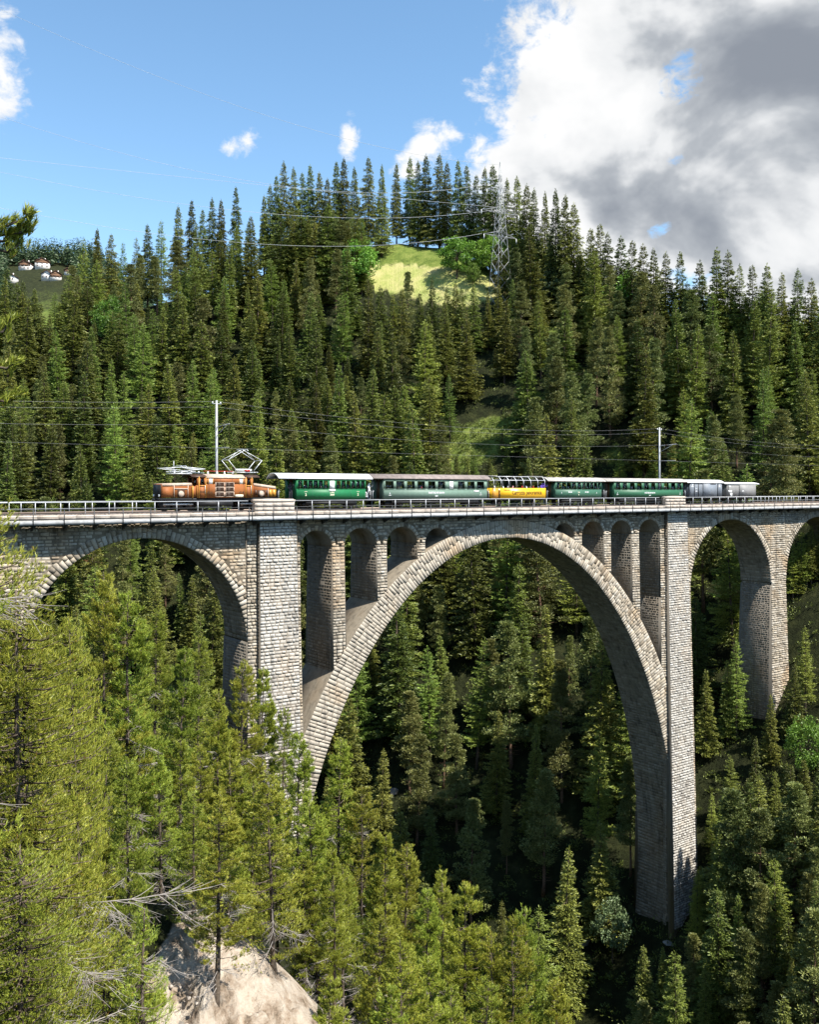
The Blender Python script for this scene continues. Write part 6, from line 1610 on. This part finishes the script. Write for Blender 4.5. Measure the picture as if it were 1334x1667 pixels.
# --- near bank in front of the viaduct: mountain pines
NB = 'mountain pines on the slope below the viewpoint'
MPN = ['dense olive mountain pine', 'slender half-bare mountain pine', 'broad bushy mountain pine', 'thin grey-twigged mountain pine']
def near_where(x, yt):
    if x < 190: return 'just behind the big close pines'
    if x < 330: return 'in front of the left side arch' if yt < 1180 else 'on the slope under the left side arch'
    if x < 420: return 'before the edge of the left tower' if yt < 1250 else 'above the pale scarp'
    if x < 500: return 'in front of the left tower' if yt < 1350 else 'right above the pale scarp'
    if x < 600: return 'in front of the foot of the great arch'
    if x < 720: return 'on the bank between the great arch and the gorge'
    if x < 810: return 'on the falling rim of the gorge'
    return 'on the lowest rim of the gorge'
near_list = [(545, 1196, 13, 50, 62), (520, 1290, 11, 44, 60), (590, 1270, 11, 46, 60), (620, 1350, 11, 42, 56), (655, 1365, 11, 42, 54), (690, 1440, 10, 40, 54), (722, 1412, 11, 42, 56), (757, 1440, 11, 42, 56), (800, 1520, 10, 38, 54), (832, 1492, 11, 42, 56), (862, 1478, 12, 44, 58), (898, 1590, 10, 40, 54), (930, 1640, 9, 40, 54),
    (480, 1195, 12, 48, 64), (455, 1150, 12, 52, 68), (426, 1085, 13, 52, 70), (392, 1072, 13, 50, 70), (352, 1120, 12, 46, 66), (322, 1030, 13, 50, 74), (286, 1050, 13, 46, 66), (250, 985, 12, 46, 70), (205, 960, 12, 40, 66), (170, 920, 12, 40, 64), (236, 1130, 11, 36, 52),
    (560, 1400, 10, 38, 52), (610, 1470, 9, 36, 48), (660, 1520, 9, 34, 48), (720, 1560, 9, 34, 46), (775, 1590, 9, 34, 48), (850, 1610, 9, 36, 48), (500, 1390, 10, 40, 52), (455, 1330, 10, 40, 54), (410, 1270, 10, 40, 54), (375, 1220, 10, 40, 56), (330, 1210, 11, 38, 52), (290, 1200, 10, 36, 50),
    (690, 1640, 8, 30, 42), (620, 1600, 8, 32, 42), (750, 1655, 8, 30, 42), (820, 1660, 8, 32, 44), (210, 1230, 9, 28, 44)]
for i, (x, y, h, d0, d1) in enumerate(near_list):
    k = i % 4
    plant_px('mountain_pine', MPINE[k], 11, MPN[k] + ' ' + near_where(x, y), 'pine', MPN[k] + ' ' + near_where(x, y), x, y, h, d0, d1, fat=random.uniform(.75, 1.05), tilt=.05)
# more of them fill the bank below
def fb_ok(l, d): return (signed_axis(l, d) < -17) & (wy(l, d) < -4)
n2 = len(pts); throw(2600, (-.42, .17), (24, 66), fb_ok, 2.9)
for i, (l, d) in enumerate(pts[n2:]):
    x_, yb_ = proj(ld(l, d, h1(l, d))); lim = float(np.interp(x_, [0, 150, 300, 420, 480, 545, 620, 720, 860, 950], [1020, 1020, 1140, 1190, 1300, 1310, 1430, 1490, 1560, 1680]))
    h = random.uniform(5, 9); yt = yb_ - h * FPX / d
    if yt < lim: h = (yb_ - lim) / FPX * d; yt = lim
    if h < 2.2: continue
    if 250 < x_ < 560 and yb_ > 1530 and yt < 1750 and d < 31: continue
    k = i % 4
    plant('mountain_pine', MPINE[k], 11, MPN[k] + ' ' + near_where(x_, yt), 'pine', MPN[k] + ' ' + near_where(x_, yt), l, d, h, fat=random.uniform(.85, 1.15), tilt=.05)
# big close pines at the left edge
CL = 'big close pines beside the viewpoint'
for (l, d, top, pr, fat, lab) in [(-5.8, 13.0, 2.15, 0, 1.15, 'large close pine whose green top reaches the bridge railing'), (-7.3, 17.0, .1, 1, .72, 'close pine with fans of dead grey twigs behind the largest pine'),
        (-5.15, 12.4, .8, 0, .9, 'bushy pine in front of the largest pine with dead grey twigs'), (-4.55, 13.6, -4.6, 0, .72, 'low spreading pine beside the young sapling'), (-6.75, 19.5, -.5, 1, .5, 'slim close pine with a dark trunk next to the slope pines'),
        (-6.2, 10.2, 7.6, 1, .85, 'tall pine whose branch reaches into the sky beside the viewpoint'), (-3.95, 10.6, -4.1, 1, .68, 'low pine right below the viewpoint'), (-4.65, 11.2, -2.2, 0, .70, 'dense pine between the largest pine and the viewpoint')]:
    zb = h1(l, d); hh = top - zb + .25; last = plant('pine_tree', NEAR[pr], 12.0, lab, 'pine', CL, l, d, hh, fat=fat * max(12.0 / hh, .8) ** .8, tilt=.03)
    if top > 5:                                 # one long limb of the tall pine reaches out against the sky
        rg = np.random.default_rng(4); pt = lambda x, y, dd: ld((x - 667) / FPX * dd, dd, CAM[2] + (HOR - y) / FPX * dd)
        limbs = [[ld(l, d, CAM[2] + 2.7), pt(-60, 395, 10.1), pt(0, 372, 10.0), pt(30, 360, 10.0), pt(58, 344, 10.0)], [pt(-40, 392, 10.1), pt(8, 382, 10.1), pt(35, 378, 10.1), pt(56, 364, 10.1)], [pt(-40, 398, 10.1), pt(10, 392, 10.15), pt(26, 388, 10.15), pt(34, 380, 10.15)], [pt(-30, 400, 10.1), pt(10, 410, 10.1), pt(24, 404, 10.1), pt(33, 394, 10.1)],
                 [ld(l, d, CAM[2] + .2), pt(-40, 640, 10.2), pt(10, 655, 10.2), pt(38, 640, 10.2)], [ld(l, d, CAM[2] + .9), pt(-40, 545, 10.2), pt(5, 540, 10.2), pt(18, 515, 10.2)], [ld(l, d, CAM[2] + .7), pt(-40, 590, 10.2), pt(10, 600, 10.2), pt(32, 585, 10.2)]]
        mb = MB(); S, D_ = [], []
        for i, P in enumerate(limbs):
            mb.path(P, [.022] + [.014] * (len(P) - 2) + [.005], 5, cap=False)
            for a, b in zip(P[1:-1], P[2:]):
                for _ in range(16 if i != 3 else 5):
                    t = rg.uniform(.0, 1); S.append(a + (b - a) * t + rg.normal(0, .035, 3) + np.array([0, 0, .03])); D_.append((b - a) / np.linalg.norm(b - a) * .7 + np.array([0, 0, .7]) + rg.normal(0, .3, 3))
            S.append(P[-1]); D_.append(P[-1] - P[-2])
        V_, F_ = needles(np.array(S), np.array(D_), 22, .085, .011, rg, back=.09)
        inv = last.matrix_basis.inverted()
        for nm, me in (('long_limb', mb.mesh('long_limb', M['bark'])), ('limb_needles', raw_mesh('limb_needles', V_, [F_], [M['fgpine']]))):
            me.transform(inv); o = bpy.data.objects.new(nm, me); COL.objects.link(o); o.parent = last
d = 13.5; l = (229 - 667) / FPX * d; zb = h1(l, d)
plant('pine_sapling', YOUNG[0], 9.0, 'slim young pine in front of the pale scarp', 'pine', None, l, d, CAM[2] + (HOR - 1462) / FPX * d - zb + .25)

# --- tree with bare roots on the edge of the scarp
def root_tree():
    ds_ = np.arange(29, 48, .25); l_ = (392 - 667) / FPX * ds_; yy_ = HOR - FPX * (H(l_, ds_) - CAM[2]) / ds_; d = float(ds_[int(np.argmin(np.abs(yy_ - 1548)))])
    l = (392 - 667) / FPX * d; r = plant('mountain_pine', MPINE[2], 11, 'pine with a skirt of bare roots on the edge of the pale scarp', 'pine', NB, l, d, 9.5)
    rg = np.random.default_rng(3); mb = MB()
    for i in range(34):
        an = rg.uniform(0, 6.28); P = [np.array([0, 0, .4])]; r0 = rg.uniform(.2, .5)
        for k in range(5): P.append(P[-1] + np.array([math.cos(an) * r0 * .5 + rg.normal(0, .07), math.sin(an) * r0 * .5 + rg.normal(0, .07), -rg.uniform(.2, .55)]))
        mb.path(P, [.05, .04, .03, .024, .016, .008], 4, cap=False)
    o = bpy.data.objects.new('roots', mb.mesh('roots', M['roots'])); COL.objects.link(o); o.parent = r
root_tree()

# --- undergrowth: low leafy clumps over the slopes, as one mass each
def undergrowth(name, n, lr, dr_, ok, size, label, mat, seed):
    rg = np.random.default_rng(seed); C = []
    while len(C) < n:
        dd = rg.uniform(*dr_, 4000); ll = rg.uniform(lr[0], lr[1], 4000) * dd; zz = H(ll, dd); S = signed_axis(ll, dd)
        m = ok(ll, dd, zz, S); C += list(np.stack([ll[m], dd[m], zz[m]], -1))
    C = np.array(C[:n]); P0 = np.stack([CAM[0] + C[:, 0] * CR[0] + C[:, 1] * CF[0], CAM[1] + C[:, 0] * CR[1] + C[:, 1] * CF[1], C[:, 2]], -1)
    per = 26; bi = np.repeat(np.arange(n), per); sz = rg.uniform(.5, 1.3, n) * size; g = unit(rg.normal(size=(n * per, 3))); g[:, 2] = np.abs(g[:, 2]) * .9
    P = P0[bi] + g * (sz[bi] * rg.uniform(.3, 1, n * per))[:, None]; D = g + rg.normal(0, .4, (n * per, 3)); D[:, 2] += .4
    V, F = sprays(P, D, rg.uniform(.25, .5, n * per) * (.5 + size * .5), rg.uniform(.1, .2, n * per) * (.5 + size * .5), rg)
    o = link(name, raw_mesh(name, V, [F], [mat])); tag(o, label, 'undergrowth', kind='stuff')
def notscar(ll, dd):
    zz = H(ll, dd); return ~inpoly(667 + FPX * ll / dd, HOR - FPX * (zz - CAM[2]) / dd, [(265, 1500), (320, 1450), (440, 1460), (500, 1540), (610, 1610), (640, 1800), (200, 1800), (215, 1590)])
undergrowth('undergrowth', 8200, (-.54, .54), (80, 262), lambda l, d, z, s: (s > 9) & (z < 58), .9, 'low bushes and grass tufts on the far slope', M['bush'], 1)
def at_clearing(l, d, z, s):
    px, py = 667 + FPX * l / d, HOR - FPX * (z - CAM[2]) / d
    return inpoly(px, py, [(695, 760), (740, 700), (850, 668), (860, 715), (800, 760)]) | inpoly(px, py, [(955, 755), (1015, 720), (1045, 740), (1000, 770)])
undergrowth('undergrowth', 330, (-.05, .30), (120, 240), at_clearing, .9, 'sunlit green bushes on the clearing above the train', M['bush'], 5)
undergrowth('undergrowth', 1500, (-.6, .2), (9, 70), lambda l, d, z, s: (s < -14) & notscar(l, d), .22, 'low heather and bushes on the bank below the viewpoint', M['bush'], 2)

# --- loose stones on the scarp
rg = np.random.default_rng(9); mb = MB()
sm = []
for i in range(5):
    v = unit(rg.normal(size=(10, 3))) * rg.uniform(.7, 1.2, (10, 1)) * np.array([1, .8, .6])
    import bmesh
    bm = bmesh.new(); [bm.verts.new(p) for p in v]; bmesh.ops.convex_hull(bm, input=bm.verts); me = bpy.data.meshes.new('boulder'); bm.to_mesh(me); bm.free(); me.materials.append(M['rock']); sm.append(me)
for i in range(26):
    l = rg.uniform(-9, 1); d = rg.uniform(24, 33); o = link('boulder', sm[i % 5]); k = rg.uniform(.1, .32); o.scale = (k, k, k); o.rotation_euler = tuple(rg.uniform(0, 6, 3)); o.location = tuple(ld(l, d, h1(l, d) + k * .25)); tag(o, 'pale loose stone lying on the bare scarp', 'stone', 'loose stones on the scarp')
Vs, Fs, nn_ = [], [], 0
for i in range(900):
    l = rg.uniform(-10, 2); d = rg.uniform(20, 34); k = rg.choice([.03, .05, .08, .13]) * rg.uniform(.7, 1.4); me = sm[i % 5]; a = rg.uniform(0, 6.28)
    co = np.array([v.co for v in me.vertices]) * k; co = np.stack([co[:, 0] * math.cos(a) - co[:, 1] * math.sin(a), co[:, 0] * math.sin(a) + co[:, 1] * math.cos(a), co[:, 2]], -1) + ld(l, d, h1(l, d) + k * .3)
    Vs.append(co); Fs.append(np.array([p.vertices[:] for p in me.polygons]) + nn_); nn_ += len(co)
o = link('scree', raw_mesh('scree', np.concatenate(Vs), [np.concatenate(Fs)], [M['copestone']])); tag(o, 'small pale rubble strewn over the bare scarp', 'scree', kind='stuff')
for (x, y, k) in [(935, 1550, 1.7), (955, 1545, 1.3), (912, 1560, 1.2), (1090, 1545, 1.0), (640, 1290, 1.2)]:
    dd = np.arange(100, 170, .5); ll = (x - 667) / FPX * dd; zz = H(ll, dd); ray = CAM[2] + (HOR - y) / FPX * dd; i = int(np.argmax(zz > ray)); d = float(dd[i]); l = float(ll[i])
    o = link('boulder', sm[int(k * 7) % 5]); o.scale = (k, k, k * .8); o.location = tuple(ld(l, d, h1(l, d) + .2)); o.rotation_euler = (0, 0, k * 3); tag(o, 'grey rock outcrop on the gorge side below the great arch', 'rock', 'rock outcrops in the gorge')

# --- far hillside on the left: forest mass and hamlet
def far_forest():
    rg = np.random.default_rng(77); n = 5200; dd = rg.uniform(420, 1150, 20000); xx = rg.uniform(-260, 420, 20000); ll = (xx - 667) / FPX * dd; zz = H(ll, dd)
    px, py = 667 + FPX * ll / dd, HOR - FPX * (zz - CAM[2]) / dd
    ok = ~((px > 12) & (px < 118) & (py > 428) & (dd < 730)) & ((py < 436) | (rg.random(20000) < .35))
    ll, dd, zz = ll[ok][:n], dd[ok][:n], zz[ok][:n]; n = len(ll); base = np.stack([CAM[0] + ll * CR[0] + dd * CF[0], CAM[1] + ll * CR[1] + dd * CF[1], zz], -1)
    hh = rg.uniform(12, 22, n); per = 26; bi = np.repeat(np.arange(n), per); t = rg.uniform(.08, 1, n * per); ph = rg.uniform(0, 6.28, n * per); r = (1 - t) * rg.uniform(.5, 1.1, n * per) * 2.6
    P = base[bi] + np.stack([np.cos(ph) * r * .4, np.sin(ph) * r * .4, t * hh[bi]], -1); D = np.stack([np.cos(ph), np.sin(ph), np.full(n * per, -.35)], -1)
    V, F = sprays(P, D, 1.6 + r * .9, 2.0 * (1.15 - t), rg); o = link('distant_forest', raw_mesh('distant_forest', V, [F], [M['farforest']])); tag(o, 'distant conifer forest covering the far hillside above the hamlet', 'forest', kind='stuff')
far_forest()
def house(x, y, w, dp, hw, hr, label, timber=.0, rot=0.0):
    dd = np.arange(420, 1000, 1.0); ll = (x - 667) / FPX * dd; zz = H(ll, dd); ray = CAM[2] + (HOR - y) / FPX * dd; i = int(np.argmax(zz > ray)); d = float(dd[i]) if i else 640.0; l = (x - 667) / FPX * d
    P = ld(l, d, h1(l, d)); root = empty('house', tuple(P)); root.scale = (.8, .8, .8); root.rotation_euler = (0, 0, math.atan2(CR[1], CR[0]) + rot); tag(root, label, 'house', 'hamlet on the far hillside')
    def part(nm, mb, m, par=root):
        o = bpy.data.objects.new(nm, mb.mesh(nm, m)); COL.objects.link(o); o.parent = par; return o
    b = MB(); b.box(-w / 2, w / 2, -dp / 2, dp / 2, -3, hw); b.prism([(-w / 2, hw), (w / 2, hw), (0, hw + hr * .93)], 1, -dp / 2, dp / 2); wl = part('wall', b, M['housewall'])
    b = MB(); e = .7
    for s in (-1, 1):
        V = [(s * (w / 2 + e), -dp / 2 - e, hw - .35), (s * (w / 2 + e), dp / 2 + e, hw - .35), (0, dp / 2 + e, hw + hr), (0, -dp / 2 - e, hw + hr)]; V = V + [(a, c, z + .3) for a, c, z in V]; b.hexa(V)
    rf = part('roof', b, M['houseroof']); b = MB(); b.box(w * .15, w * .15 + .8, -.4, .4, hw + hr * .5, hw + hr + .9); part('chimney', b, M['housewall'], rf)
    if timber: b = MB(); b.box(-w / 2 - .04, w / 2 + .04, -dp / 2 - .06, -dp / 2 - .002, hw * (1 - timber), hw); b.prism([(-w / 2, hw), (w / 2, hw), (0, hw + hr * .9)], 1, -dp / 2 - .06, -dp / 2 - .002); part('timber_gable', b, M['timber'])
    for k in range(3):
        for fl in range(2):
            xx = -w / 2 + (k + .5) * w / 3; z0 = .9 + fl * 2.7
            if z0 + 1.3 > hw: continue
            b = MB(); b.box(xx - .55, xx + .55, -dp / 2 - .12, -dp / 2 - .07, z0, z0 + 1.3); wn = part('window', b, M['locodark'])
            b = MB(); b.box(xx - .7, xx + .7, -dp / 2 - .18, -dp / 2 - .121, z0 - .15, z0 - .02); part('sill', b, M['white'], wn)
house(43, 441, 11, 11, 6, 3, 'white house with timber gable left in the hamlet row', .5)
house(69, 438, 13, 11, 6, 3.2, 'broad white house with timber upper storey in the middle of the hamlet', .3, .3)
house(80, 455, 10, 9, 4.5, 2.6, 'lower grey house with small windows in front of the hamlet', .0, -.2)
house(91, 455, 9, 9, 4, 3, 'small brown-roofed barn right in the hamlet', .7, .3)
house(18, 425, 9, 9, 4, 2.4, 'half hidden white house at the upper end of the hamlet', .0)
house(112, 446, 7, 6, 3, 2.0, 'little hut apart from the hamlet on the grass', .6)
